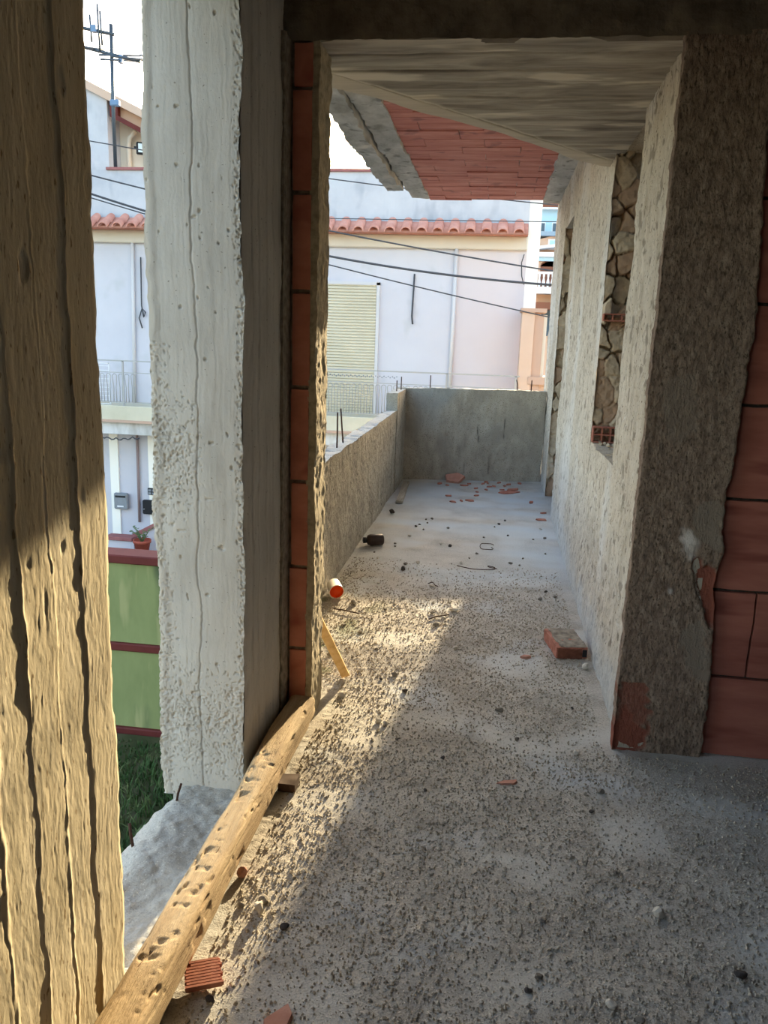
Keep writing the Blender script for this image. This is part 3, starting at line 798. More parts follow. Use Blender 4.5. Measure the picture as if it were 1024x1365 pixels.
def rod(name, pts, r, label, group=None, m='rust', cat='rebar'):
    P = np.array(pts, float); base = P[0].copy()
    o = tube(MB(), P, r, 6).build(name, M[m], loc=base, smooth=True)
    return tag(o, label, cat, group)
rod('rebar', [(-1.0, 5.06, .80), (-1.0, 5.065, .92), (-1.0, 5.06, 1.045)], .006, 'nearer of the two rusty rods sticking up together from the side parapet')
rod('rebar', [(-1.0, 5.28, .80), (-1.005, 5.25, .92), (-1.01, 5.22, 1.055)], .006, 'farther of the two rusty rods sticking up together from the side parapet')
rod('rebar', [(-1.0, 8.15, .96), (-1.0, 8.15, 1.09)], .006, 'short rusty rod on the raised corner of the parapet, left of a pair')
rod('rebar', [(-.975, 8.32, .97), (-.975, 8.32, 1.12)], .006, 'taller rusty rod on the raised corner of the parapet, right of a pair')
rod('rebar', [(-.70, 8.67, .97), (-.70, 8.67, 1.13)], .006, 'single rusty rod on the end parapet near its left corner')
rod('rebar', [(.24, 8.84, .97), (.235, 8.84, 1.06), (.22, 8.84, 1.11)], .006, 'bent rusty rod on the end parapet near the house wall')
rod('rebar', [(.385, 8.86, .97), (.385, 8.86, 1.11)], .006, 'straight rusty rod on the end parapet closest to the house wall')
rod('nail', [(-.985, 2.30, -.03), (-.975, 2.295, .015), (-.965, 2.30, .05)], .0045, 'rusty steel stub in the ledge at the foot of the pale pillar', cat='nail')
rod('nail', [(-1.03, 2.07, -.05), (-1.04, 2.075, .0), (-1.05, 2.09, .03)], .005, 'short rusty steel stub near the outer rim of the ledge', cat='nail')

# ------------------------------------------------------------------ timber beam on the floor
tb_y = np.linspace(.95, 2.925, 420); seg = 84
a_ = np.arange(seg)*2*math.pi/seg
Ya, Aa = np.meshgrid(tb_y, a_, indexing='ij')
hw, hz_ = .052, .057
ex = np.sign(np.cos(Aa))*np.abs(np.cos(Aa))**.5*hw; ez = np.sign(np.sin(Aa))*np.abs(np.sin(Aa))**.5*hz_
P = np.stack([ex.ravel(), Ya.ravel(), ez.ravel()], 1); Nrm = np.stack([np.cos(Aa).ravel(), np.zeros(P.shape[0]), np.sin(Aa).ravel()], 1)
d = .006*vn(P, (6, 3, 6), 170)+.003*vn(P, (30, 5, 30), 171)+.0015*vn(P, (90, 12, 90), 172)
d -= .006*sstep(.45, .62, vn(P, (75, 15, 75), 173))*sstep(-.2, .3, vn(P, 9, 178))+.006*sstep(.48, .62, vn(P, (120, 40, 120), 174))*sstep(-.1, .4, vn(P, 7, 179))
_w = vn(P*[0, 1, 0]+[0, 0, 3], 14, 177)*.01
for ca_, da_ in ((.9, .006), (1.75, .005), (.25, .006)):
    aa_ = np.arctan2(Nrm[:, 2], Nrm[:, 0]); d -= da_*np.exp(-(((aa_-ca_)*.055-_w)/.0028)**2)*sstep(-.3, .3, vn(P*[0, 1, 0]+[ca_, 0, 0], 4, 181))
d -= .012*sstep(2.7, 2.92, P[:, 1])*sstep(.2, .8, Nrm[:, 2])
P = P+Nrm*d[:, None]
P += np.stack([-.706+.01*(P[:, 1]-1.5)*.3, P[:, 1]*0, np.full(len(P), .062)], 1)
i = np.arange(len(tb_y)-1)
Q = []
for k in range(seg):
    k2 = (k+1) % seg; Q.append(np.stack([i*seg+k, i*seg+k2, (i+1)*seg+k2, (i+1)*seg+k], 1))
V = np.concatenate([P, [P[:seg].mean(0)], [P[-seg:].mean(0)]]); nV = len(P)
T = [((k+1) % seg, k, nV) for k in range(seg)]+[((len(tb_y)-1)*seg+k, (len(tb_y)-1)*seg+(k+1) % seg, nV+1) for k in range(seg)]
mb = MB(); mb.add(V, np.concatenate(Q)[:, ::-1], np.array(T)[:, ::-1])
tb = mb.build('timber_beam', M['timber'], smooth=True, loc=(-.706, 1.9, 0))
tag(tb, 'long weathered timber beam lying on the floor along the open side', 'timber')

mb = MB(); block(mb, (-.655, 2.39, .003), (-.595, 2.46, .034), .012, lambda P, a, s, e: P+vec(P, [(30, .003)], 176))
tag(mb.build('wood_offcut', M['dark_wood'], smooth=True, loc=(-.62, 2.42, 0)), 'small dark wood offcut wedged beside the timber beam', 'offcut')

def slat(name, p0, p1, wd, th, m, label, cat, side=None):
    p0 = np.array(p0, float); p1 = np.array(p1, float); t = p1-p0; Ln = np.linalg.norm(t); t /= Ln
    s_ = np.cross(t, [0, 0, 1.]) if side is None else np.array(side, float); s_ -= t*(s_ @ t); s_ /= np.linalg.norm(s_)
    u = np.cross(s_, t)
    mb = MB(); block(mb, (-wd/2, 0, -th/2), (wd/2, Ln, th/2), (wd/4, .02, th/3), lambda P, a, s, e: P+vec(P, [(20, .0015), (6, .002)], 180))
    V = np.concatenate(mb.v); W = V[:, :1]*s_+V[:, 1:2]*t+V[:, 2:]*u+p0
    o = MB().add(W, np.concatenate(mb.f4)).build(name, M[m], smooth=False, loc=p0)
    return tag(o, label, cat)
slat('wooden_stick', (-.600, 3.35, .012), (-.728, 3.155, .42), .038, .014, 'pale_wood', 'pale splintered stick leaning against the brick jamb', 'stick', side=(1, .2, .2))
slat('wooden_lath', (-.827, 7.24, .018), (-.875, 8.27, .018), .062, .026, 'grey_wood', 'grey wooden slat lying along the foot of the side parapet', 'slat')

# ------------------------------------------------------------------ items on the balcony floor
def lying(yaw): return rotz(yaw) @ roty(math.pi/2)
c0 = np.array([-.882, 4.49, .048])
cup = empty('paint_tub', (-.882, 4.46, 0), 'white tub with an orange mouth lying beside the side parapet', 'tub')
Rm = rotz(math.radians(-68)) @ roty(math.radians(97))
prof = [(0, -.055), (.036, -.055), (.040, -.05), (.045, .055), (.047, .058), (.042, .058), (.0415, .05)]
lathe(MB(), prof, c0, 24, Rm).build('tub_body', M['white_plastic'], cup, smooth=True)
lathe(MB(), [(.0419, .052), (.041, .03), (.036, .02), (0, .015)], c0, 24, Rm).build('orange_mouth', M['orange'], cup, smooth=True)
c1 = np.array([-.825, 5.70, .045])
bt_ = empty('bottle', (-.825, 5.70, 0), 'dark brown squat bottle lying near the side parapet', 'bottle')
Rm = rotz(math.radians(205)) @ roty(math.radians(90))
lathe(MB(), [(0, -.065), (.036, -.065), (.042, -.058), (.043, .035), (.036, .052), (.02, .062), (.018, .075)], c1, 22, Rm).build('bottle_body', M['brown_glass'], bt_, smooth=True)
lathe(MB(), [(.021, .066), (.022, .068), (.022, .088), (.0, .089)], c1, 18, Rm).build('cap', M['black'], bt_, smooth=True)

hb = empty('hollow_brick', (.44, 3.93, 0), 'half hollow clay brick lying at the foot of the house wall', 'brick')
def hbT(V): return V @ rotz(math.radians(11)).T+np.array([.435, 3.925, 0])
mb = MB()
block(mb, (-.077, -.122, .003), (.077, .135, .060), .01, lambda P, a, s, e: P+vec(P, [(14, .003), (50, .002)], 190))
V = hbT(np.concatenate(mb.v)); MB().add(V, np.concatenate(mb.f4)).build('brick_body', M['fragment'], hb, smooth=False)
q_ = block(MB(), (-.072, -.129, .005), (.048, -.11, .056), .008, lambda P, a, s, e: P+vec(P, [(30, .003), (80, .002)], 192))
tag(MB().add(hbT(np.concatenate(q_.v)), np.concatenate(q_.f4)).build('front_end', M['dark_end_face'], hb, smooth=True), 'dark rough end face')
q_ = block(MB(), (.052, -.126, .012), (.074, -.115, .050), .008)  # solid black block stands in for the shade inside the cell
tag(MB().add(hbT(np.concatenate(q_.v)), np.concatenate(q_.f4)).build('cell_shade', M['black'], hb, smooth=True), 'black block painted as the shade in an open cell')
q_ = block(MB(), (-.060, -.115, .054), (.072, .12, .066), .009, lambda P, a, s, e: P+vec(P, [(20, .006), (60, .004)], 191))
tag(MB().add(hbT(np.concatenate(q_.v)), np.concatenate(q_.f4)).build('mortar_crust', M['mortar'], hb, smooth=True), 'grey mortar crust')

def loose(name, kind, x, y, size, m, seed, label, cat, group=None, flat=False, lift=0):
    z = fz(x, y)
    mb = MB(); r = np.random.default_rng(seed)
    if flat:
        shard(mb, (x, y, z+size[2]*.5+lift), size[0], size[1], size[2], seed, rotz(r.uniform(0, 6)) @ rotx(r.uniform(-.12, .12)))
    else:
        rock(mb, (x, y, z+size[2]*.72+lift), size, seed, 2, rotz(r.uniform(0, 6)))
    return tag(mb.build(name, M[m], loc=(x, y, z), smooth=False), label, cat, group)

loose('pebble', 0, .538, 2.0, (.024, .017, .016), 'stone_white', 301, 'pale pebble alone on the dark floor at lower right', 'pebble')
# ridged red shard beside the timber
mb = MB()
for k in range(9):
    yk = -.034+.0085*k
    box(mb, (-.045+.012*(k > 6)+.004*(k % 2), yk, 0), (.045-.003*(k % 3), yk+.006, .011))
box(mb, (-.043, -.032, -.006), (.042, .04, .006))
V = np.concatenate(mb.v) @ (rotz(math.radians(24)) @ rotx(.1)).T+np.array([-.612, 1.565, .016])
o = MB().add(V, np.concatenate(mb.f4)).build('brick_fragment', M['fragment'], loc=(-.612, 1.565, 0)); tag(o, 'ribbed red brick fragment beside the timber beam in the sun', 'brick fragment')
loose('brick_fragment', 0, -.40, 1.478, (.052, .036, .016), 'pink_frag', 305, 'smooth pink brick fragment at the bottom edge of the floor', 'brick fragment', flat=True)
loose('brick_fragment', 0, .135, 2.60, (.045, .016, .008), 'pink_frag', 306, 'flat pinkish brick sliver in the middle of the shaded floor', 'brick fragment', flat=True)
loose('brick_fragment', 0, .23, 3.77, (.03, .02, .012), 'pink_frag', 307, 'small pinkish brick chip left of the hollow brick', 'brick fragment', flat=True)
loose('pebble', 0, .515, 3.69, (.024, .018, .02), 'stone_white', 308, 'pale pointed stone just below the hollow brick', 'pebble')
loose('pebble', 0, .10, 3.16, (.012, .02, .012), 'stone_grey', 309, 'grey stone chip on the floor in front of the opening threshold', 'pebble')
loose('pebble', 0, -.55, 1.82, (.016, .022, .022), 'stone_white', 310, 'pale standing stone in the sun near the timber beam, casting a long shadow', 'pebble')
loose('pebble', 0, -.64, 1.95, (.016, .016, .018), 'pink_frag', 311, 'pinkish stone in the sun tight against the timber beam', 'pebble')
loose('pebble', 0, -.16, 4.37, (.036, .022, .014), 'stone_white', 312, 'flat pale stone at the right tip of the sunlit patch', 'pebble')
loose('pebble', 0, -.12, 3.81, (.016, .012, .012), 'stone_white', 313, 'small white stone just inside the shade beside the sunlit patch', 'pebble')
loose('pebble', 0, -.58, 3.16, (.026, .02, .012), 'stone_white', 314, 'white stone chip in the sun near the foot of the leaning stick', 'pebble')
loose('pebble', 0, -.745, 4.36, (.034, .018, .018), 'stone_grey', 315, 'grey stone in the sun right of the white tub', 'pebble')
loose('pebble', 0, .11, 4.66, (.022, .016, .014), 'stone_white', 316, 'pale stone on the shaded floor right of the sunlit tip', 'pebble')
loose('pebble', 0, -.32, 4.81, (.026, .014, .012), 'stone_white', 317, 'pale stone just beyond the far edge of the sunlit patch', 'pebble')
loose('pebble', 0, -.84, 6.82, (.034, .026, .026), 'stone_dark', 318, 'dark lump beside the parapet in front of the grey slat', 'pebble')
loose('pebble', 0, -.54, 5.11, (.026, .02, .018), 'stone_dark', 319, 'dark stone in the middle left of the balcony beyond the sunlit patch', 'pebble')
loose('pebble', 0, -.16, 5.36, (.018, .014, .014), 'stone_white', 320, 'white stone at the left end of the wire loop', 'pebble')
FR_ = [(-.04, 8.62), (-.07, 8.5), (-.02, 8.55), (.1, 8.62), (.32, 8.66), (.05, 8.40), (.13, 8.22), (.24, 8.26), (.2, 8.1), (-.03, 8.18), (-.12, 8.03), (-.12, 7.84), (-.14, 8.22), (-.4, 7.74), (-.44, 8.31), (-.53, 8.39), (-.27, 8.34), (-.34, 7.46), (-.26, 7.53), (-.18, 7.56), (.16, 8.45), (.2, 8.55), (-.22, 8.45), (0.0, 8.35), (.41, 7.67), (.5, 7.2), (.47, 6.91)]
for k, (x, y) in enumerate(FR_):
    s_ = random.uniform(.018, .045)*(2.2 if k in (7, 8) else 1)
    loose('brick_fragment', 0, x, y, (s_*1.3, s_*.7, .012), 'fragment', 400+k, 'red brick shard in the scatter before the end parapet', 'brick fragment', 'red shards before the end parapet', flat=True)
mb = MB(); shard(mb, (-.38, 8.53, .05), .13, .09, .03, 391, rotx(.5))
tag(mb.build('brick_fragment', M['pink_frag'], loc=(-.38, 8.53, 0)), 'large orange brick piece tilted against the end parapet', 'brick fragment')
ST_ = [(-.55, 4.31), (-.68, 5.78), (-.6, 6.04), (-.58, 6.38), (-.66, 4.79), (-.54, 5.25), (-.67, 5.7), (-.75, 5.35), (-.21, 4.24), (-.6, 4.14), (-.63, 3.92), (-.28, 4.3), (.35, 4.7), (.1, 6.63), (.17, 2.93), (-.11, 2.72), (-.47, 6.69), (-.5, 6.54), (-.51, 6.29), (-.02, 6.14), (.44, 5.77), (-.11, 5.51), (-.06, 5.64), (.18, 5.44), (.46, 6.25), (-.25, 2.04), (-.55, 1.86), (.7, 1.81)]
for k in range(46):
    ST_.append((random.uniform(-.8, .5), random.uniform(1.5, 6.8)))
for k, (x, y) in enumerate(ST_):
    s_ = random.uniform(.007, .016)
    if y < 2.95 and x < -.6: x += .15
    loose('pebble', 0, x, y, (s_*1.3, s_, s_*.8), random.choice(['stone_grey', 'stone_grey', 'stone_dark', 'stone_white', 'stone_grey']), 500+k, 'small stone scattered on the cement floor', 'pebble', 'small stones on the cement floor')

def wire(name, pts, r, label, m='rust'):
    P = np.array(pts, float)
    tt = np.linspace(0, 1, len(P)); t2 = np.linspace(0, 1, len(P)*6)
    Q_ = np.stack([np.interp(t2, tt, P[:, i]) for i in range(3)], 1)
    ker = np.ones(5)/5
    for i in range(3): Q_[:, i] = np.convolve(np.pad(Q_[:, i], 2, mode='edge'), ker, 'valid')
    return tag(tube(MB(), Q_, r, 6).build(name, M[m], loc=P[0], smooth=True), label, 'wire')
wire('wire_ring', [(.01+.052*math.cos(a), 5.85+.10*math.sin(a), .012+.004*math.sin(3*a)) for a in np.linspace(.35, 5.9, 22)]+[(.04, 5.83, .012)], .003, 'rusty wire bent into an open ring on the balcony floor')
wire('wire_length', [(-.19, 5.29, .010), (-.15, 5.25, .014), (-.08, 5.23, .010), (0, 5.22, .014), (.07, 5.25, .010), (.075, 5.30, .012), (.02, 5.33, .012), (.03, 5.30, .010), (.09, 5.27, .012)], .003, 'longer rusty wire lying wavy in front of the wire ring')
wire('wire_length', [(-.35, 4.83, .010), (-.32, 4.85, .018), (-.30, 4.80, .012), (-.28, 4.79, .010)], .003, 'short bent wire at the far edge of the sunlit patch')
wire('twig', [(-.29, 4.19, .008), (-.25, 4.23, .014), (-.21, 4.26, .012), (-.18, 4.30, .008)], .004, 'thin dark twig lying in the sunlit patch', 'dark_wood')
wire('twig', [(-.84, 4.24, .008), (-.78, 4.22, .012), (-.72, 4.20, .012), (-.68, 4.19, .008)], .004, 'dark twig lying in the sun in front of the white tub', 'dark_wood')

# ------------------------------------------------------------------ yard, green wall, street
mb = MB(); box(mb, (-14, -6, -2.4), (-1.0, 6.45, -2.2)); tag(mb.build('yard_ground', M['soil']), 'dark soil of the yard below the slab', 'ground', kind='structure')
mb = MB(); box(mb, (-60, 6.7, -3.6), (60, 90, -3.4)); box(mb, (-60, -60, -3.62), (60, 6.7, -3.42))
tag(mb.build('street_ground', M['street']), 'street level in front of the houses', 'ground', kind='structure')
k = 16000
bx_ = rng.uniform(-4.6, -1.25, k); by_ = rng.uniform(1.5, 6.33, k); bh = rng.uniform(.05, .20, k)*(1-.75*sstep(5.6, 6.3, by_))*(.6+.8*(vn(np.stack([bx_, by_, by_*0], 1), 1.5, 200)*.5+.5))
an = rng.uniform(0, 6.28, k); wd = rng.uniform(.004, .009, k); ln = rng.uniform(.1, .9, k)*bh
dx, dy = np.cos(an), np.sin(an)
def lv(t, wf): return np.stack([bx_+dx*ln*t*t, by_+dy*ln*t*t, -2.2+bh*t*(1-.25*t)], 1), np.stack([-dy*wd*wf, dx*wd*wf, dx*0], 1)
rows = []
for t, wf_ in ((0, 1), (.5, .8), (1, .1)):
    c_, s_ = lv(t, wf_); rows += [c_-s_, c_+s_]
V = np.stack(rows, 1).reshape(-1, 3); b6 = 6*np.arange(k)
Q = np.concatenate([np.stack([b6, b6+1, b6+3, b6+2], 1), np.stack([b6+2, b6+3, b6+5, b6+4], 1)])
tag(MB().add(V, Q).build('grass', M['grass']), 'unmown green grass in the yard below the ledge', 'grass', kind='stuff')

gw = empty('green_wall', (-4, 6.5, -2.2), 'green painted yard wall with red-brown bands below the slab', 'wall')
mb = MB(); block(mb, (-9, 6.5, -2.2), (-1.15, 6.64, -.52), .15); mb.build('wall_panel', M['green_wall'], gw)
mb = MB(); box(mb, (-9, 6.45, -.535), (-1.15, 6.69, -.455), bev=.01); mb.build('cap_band', M['redbrown'], gw)
mb = MB(); box(mb, (-9, 6.46, -1.375), (-1.15, 6.55, -1.30), bev=.01); mb.build('middle_band', M['redbrown'], gw)
mb = MB(); box(mb, (-9, 6.46, -2.22), (-1.15, 6.55, -2.145), bev=.01); mb.build('base_band', M['redbrown'], gw)

# ------------------------------------------------------------------ white house across the street
H = empty('white_house', (-4, 16, -3.4), 'two-storey white house with tiled eave and railed balcony across the street', 'house')
def bx(name, lo, hi, m, bev=0): return box(MB(), lo, hi, bev=bev).build(name, M[m], H)
mb = MB(); box(mb, (-12, 16, -3.4), (-.9, 23, 3.45)); mb.build('front_wall', M['house_white'], H)
mb = MB(); box(mb, (-.9, 16, -3.4), (.43, 23, 3.45)); tag(mb.build('front_wall', M['house_pink'], H), 'pinkish stretch of the front wall')
bx('corner_pier', (.43, 16.0, -3.4), (.66, 23, 4.6), 'house_bright')  # extra-bright white stands in for sunlight on the pier
bx('cornice', (-12, 15.9, 3.17), (.43, 16.02, 3.42), 'house_cream', .02)
mb = MB()   # two courses of barrel tiles on the eave
x = -11.9
while x < .40:
    for (y0, z0, y1, z1) in ((15.93, 3.66, 15.72, 3.52), (15.76, 3.56, 15.52, 3.42)):
        n_ = 9; a = np.linspace(0, math.pi, n_); V = []
        for (yy, zz, rr) in ((y0, z0, .085), (y1, z1, .105)):
            for rad in (rr, rr-.02):
                V.append(np.stack([x+.15+rad*np.cos(a), np.full(n_, yy), zz+rad*.85*np.sin(a)], 1))
        V = np.concatenate(V); Q = []
        for i in range(n_-1):
            Q += [(i, i+1, 2*n_+i+1, 2*n_+i), (n_+i, 3*n_+i, 3*n_+i+1, n_+i+1), (2*n_+i, 2*n_+i+1, 3*n_+i+1, 3*n_+i)]
        mb.add(V, Q)
    x += .30
mb.add(np.array([(-12, 15.98, 3.66), (.42, 15.98, 3.66), (.42, 15.55, 3.41), (-12, 15.55, 3.41), (-12, 16.0, 3.42), (.42, 16.0, 3.42)]), [(0, 3, 2, 1), (3, 4, 5, 2)])
mb.build('roof_tiles', M['terracotta'], H, smooth=True)
bx('terrace_wall', (-12, 16.02, 3.45), (.66, 16.25, 4.56), 'house_grey')
bx('terrace_cap', (-7.95, 15.98, 4.555), (.70, 16.29, 4.605), 'redcap')
# upper storey at the left with a roof sloping down to the right
def prism(mb, poly, y0, y1):
    n_ = len(poly); V = np.array([(x, y0, z) for x, z in poly]+[(x, y1, z) for x, z in poly])
    Q = [(i, (i+1) % n_, n_+(i+1) % n_, n_+i) for i in range(n_)]
    T = [(0, i+1, i) for i in range(1, n_-1)]+[(n_, n_+i, n_+i+1) for i in range(1, n_-1)]
    mb.add(V, np.array(Q)[:, ::-1], np.array(T)[:, ::-1]); return mb
prism(MB(), [(-12.5, 4.4), (-8.28, 4.4), (-8.28, 6.08), (-8.8, 6.34), (-12.5, 8.1)], 16.8, 23).build('upper_wall', M['house_grey'], H)
prism(MB(), [(-8.28, 4.4), (-6.0, 4.4), (-6.0, 4.8), (-8.28, 5.95)], 17.35, 23).build('set_back_wall', M['house_cream'], H)
prism(MB(), [(-12.5, 8.02), (-5.8, 4.90), (-5.8, 5.06), (-12.5, 8.20)], 16.7, 23).build('upper_roof', M['peach'], H)
prism(MB(), [(-8.06, 5.70), (-5.8, 4.64), (-5.8, 4.97), (-8.06, 6.03)], 16.95, 17.35).build('eave_soffit', M['far_peach'], H)
prism(MB(), [(-8.23, 5.74), (-8.06, 5.66), (-5.8, 4.58), (-5.8, 4.68), (-8.06, 5.76), (-8.06, 6.02), (-8.23, 6.08)], 16.82, 16.95).build('fascia', M['redbrown'], H)
tube(MB(), [(-7.85, 17.2, 5.55), (-8.0, 17.22, 5.42), (-8.05, 17.26, 5.25), (-8.05, 17.28, 4.5)], .05, 8).build('downpipe', M['house_cream'], H, smooth=True)
# shutter with slats
mb = MB()
z = -.05
while z < 2.47:
    box(mb, (-3.75, 15.945, z), (-2.42, 15.97, z+.05), bev=.008); z += .058
box(mb, (-3.75, 15.97, -.05), (-2.42, 16.01, 2.5))
sh = mb.build('roller_shutter', M['shutter'], H)
mb = MB(); box(mb, (-2.42, 15.93, -.05), (-2.36, 16.01, 2.52)); box(mb, (-3.81, 15.93, -.05), (-3.75, 16.01, 2.52)); box(mb, (-3.81, 15.93, 2.47), (-2.36, 16.01, 2.53))
mb.build('shutter_frame', M['pipe'], H)
bx('balcony_slab', (-12, 15.1, -.33), (.43, 16.0, -.03), 'slab', .01)
bx('slab_band', (-12, 15.2, -.62), (.43, 16.0, -.33), 'slab_stain', .01)
bx('awning_line', (-12, 15.06, -.36), (.43, 15.12, -.31), 'peach_dark')
tube(MB(), [(-7.43, 15.95, 3.2), (-7.5, 15.95, -.03)], .035, 8).build('downpipe', M['pipe'], H, smooth=True)
tube(MB(), [(-.90, 15.95, 3.2), (-.905, 15.95, -.03)], .04, 8).build('downpipe', M['pipe'], H, smooth=True)
tube(MB(), [(-7.48, 15.95, -.6), (-7.49, 15.95, -2.62)], .028, 8).build('downpipe', M['pipe_dark'], H, smooth=True)
for x0, x1 in ((-8.12, -7.93), (-7.25, -6.9)):
    bx('wall_strip', (x0, 15.96, -3.4), (x1, 16.0, -.62), 'house_bright')
pts = [(-8.6+.05*i, 15.15, -.66-.05*abs(math.sin(i*.9))-.02*math.sin(i*.37)) for i in range(32)]
tube(MB(), pts, .014, 5).build('looped_cable', M['dark_cable'], H, smooth=True)
tube(MB(), [(-1.69, 15.96, 2.7), (-1.70, 15.95, 2.3), (-1.71, 15.95, 1.9), (-1.69, 15.95, 1.75)], .018, 6).build('hanging_cable', M['dark_cable'], H, smooth=True)
tube(MB(), [(-7.27, 15.96, 2.9), (-7.28, 15.95, 1.95), (-7.24, 15.95, 1.72), (-7.20, 15.95, 1.82), (-7.27, 15.95, 1.9), (-7.34, 15.95, 1.7), (-7.28, 15.95, 1.5)], .014, 6).build('hanging_cable', M['dark_cable'], H, smooth=True)
tube(MB(), [(.38, 15.94, 3.1), (.34, 15.94, 2.95), (.36, 15.94, 2.7), (.41, 15.94, 2.55)], .01, 5).build('hanging_cable', M['dark_cable'], H, smooth=True)
# balcony railing
ra = box(MB(), (-9.2, 15.13, .845), (.43, 15.16, .87)).build('railing', M['rail'], H)
mb = MB(); box(mb, (-9.2, 15.135, .62), (.43, 15.155, .635)); box(mb, (-9.2, 15.135, .03), (.43, 15.155, .045)); mb.build('lower_rail', M['rail'], ra)
for px_ in (-9.2, -7.35, -3.9, -.92, .36):
    box(MB(), (px_-.015, 15.13, -.03), (px_+.015, 15.16, .86)).build('post', M['rail'], ra)
def hoop(x, w_, z0, z1):
    a = np.linspace(0, math.pi, 9)
    pts = [(x-w_*.7, 15.145, z0), (x-w_*.55, 15.145, (z0+z1)/2)]+[(x-w_*math.cos(t), 15.145, z1-w_+w_*math.sin(t)) for t in a]+[(x+w_*.55, 15.145, (z0+z1)/2), (x+w_*.7, 15.145, z0)]
    return tube(MB(), pts, .008, 5)
for i in range(19): hoop(-3.72+i*.115, .042, .04, .60).build('baluster', M['rail'], ra, smooth=True)
for i in range(19): hoop(-1.50+i*.098, .040, .04, .60).build('baluster', M['rail'], ra, smooth=True)
for i in range(13): hoop(-8.7+i*.13, .045, .04, .60).build('baluster', M['rail'], ra, smooth=True)
mb = MB()
for i in range(48):
    x = -3.75+i*.04; rock(mb, (x, 15.145, .74+.02*(i % 2)), (.018, .01, .018), 700+i, 1)
tag(mb.build('rail_ornament', M['mailbox'], ra), 'dark chain-like ornament under the top rail')

# clothes rack on that balcony
dr = empty('drying_rack', (-8.3, 15.5, -.03), 'folded white clothes drying rack on the balcony across the street', 'drying rack')
mb = MB()
for x in (-8.75, -8.2, -7.72): box(mb, (x-.012, 15.3, -.03), (x+.012, 15.325, .80))
box(mb, (-8.75, 15.3, .78), (-7.72, 15.325, .80)); box(mb, (-8.75, 15.3, -.03), (-7.72, 15.325, -.01)); mb.build('frame', M['far_white'], dr)
for i in range(9): box(MB(), (-8.74, 15.305, .05+.085*i), (-7.73, 15.318, .062+.085*i)).build('bar', M['far_white'], dr)

# mailbox, meter box, keypad on the ground floor wall
mbx = empty('mailbox', (-7.86, 15.95, -2.35), 'grey metal mailbox on the white ground floor wall', 'mailbox')
box(MB(), (-8.02, 15.86, -2.34), (-7.71, 15.96, -1.99), bev=.02).build('box_body', M['mailbox'], mbx)
box(MB(), (-7.98, 15.85, -2.08), (-7.75, 15.87, -2.04)).build('letter_slot', M['black'], mbx)
box(MB(), (-7.94, 15.85, -2.29), (-7.80, 15.865, -2.26)).build('name_plate', M['far_white'], mbx)
mm = empty('meter_box', (-7.2, 15.95, -2.4), 'black box on the wall right of the grey mailbox', 'box')
box(MB(), (-7.38, 15.87, -2.42), (-7.0, 15.97, -2.11), bev=.02).build('box_body', M['black'], mm)
lathe(MB(), [(0, 0), (.014, 0), (.014, .02), (0, .02)], (-7.33, 15.86, -2.3), 8, rotx(math.pi/2)).build('lock', M['mailbox'], mm)
kp = empty('house_number_plate', (-7.2, 15.95, -2.0), 'small dark plate with pale squares above the black box', 'plate')
box(MB(), (-7.27, 15.92, -2.0), (-7.09, 15.97, -1.85), bev=.01).build('plate', M['black'], kp)
for i in (0, 1):
    for j in (0, 1): box(MB(), (-7.25+.085*i, 15.912, -1.985+.065*j), (-7.19+.085*i, 15.925, -1.94+.065*j)).build('square', M['mailbox'], kp)

# stair wall with caps and the pot
swl = empty('stair_wall', (-7.4, 15.3, -3.4), 'low white stair wall with pinkish-red caps below the mailbox', 'stair wall')
box(MB(), (-7.88, 15.25, -3.4), (-7.30, 15.45, -2.86)).build('wall_block', M['house_white'], swl)
prism(MB(), [(-7.45, -3.4), (-6.3, -3.4), (-6.3, -2.26), (-7.45, -2.86)], 15.5, 15.7).build('wall_block', M['house_white'], swl)
box(MB(), (-7.92, 15.2, -2.86), (-7.32, 15.48, -2.78), bev=.01).build('cap', M['redcap'], swl)
prism(MB(), [(-7.45, -2.88), (-6.25, -2.22), (-6.25, -2.12), (-7.45, -2.78)], 15.46, 15.72).build('cap', M['redcap'], swl)
box(MB(), (-7.42, 14.95, -3.4), (-6.78, 15.3, -3.12)).build('pot_ledge', M['house_white'], swl)
box(MB(), (-7.44, 14.93, -3.12), (-6.76, 15.3, -3.07)).build('ledge_cap', M['redcap'], swl)
fp = empty('potted_plant', (-7.05, 15.1, -3.07), 'sparse plant in a terracotta pot on the small ledge below the mailbox', 'potted plant')
lathe(MB(), [(0, 0), (.12, 0), (.165, .24), (.185, .24), (.185, .30), (.16, .30), (.15, .25), (0, .25)], (-7.05, 15.1, -3.07), 20).build('pot', M['pot'], fp, smooth=True)
r = np.random.default_rng(5)
stm = []
for k in range(9):
    a = r.uniform(0, 6.28); l_ = r.uniform(.15, .34); h2 = r.uniform(.08, .42)
    p0 = np.array([-7.05, 15.1, -2.84]); p2 = p0+np.array([l_*math.cos(a), .3*l_*math.sin(a), h2]); p1 = (p0+p2)/2+np.array([0, 0, .08])
    st_ = tube(MB(), [p0, p1, p2], [.012, .009, .005], 5).build('stem', M['leaf'], fp, smooth=True)
    mb = MB()
    for q in range(6):
        t = .45+.11*q; c = p0*(1-t)+p2*t+np.array([0, 0, .08*math.sin(math.pi*min(t, 1))])
        shard(mb, c+r.uniform(-.03, .03, 3), .035, .018, .004, 800+k*10+q, rotz(r.uniform(0, 6)) @ rotx(r.uniform(-1, 1)))
    mb.build('leaves', M['leaf'], st_)

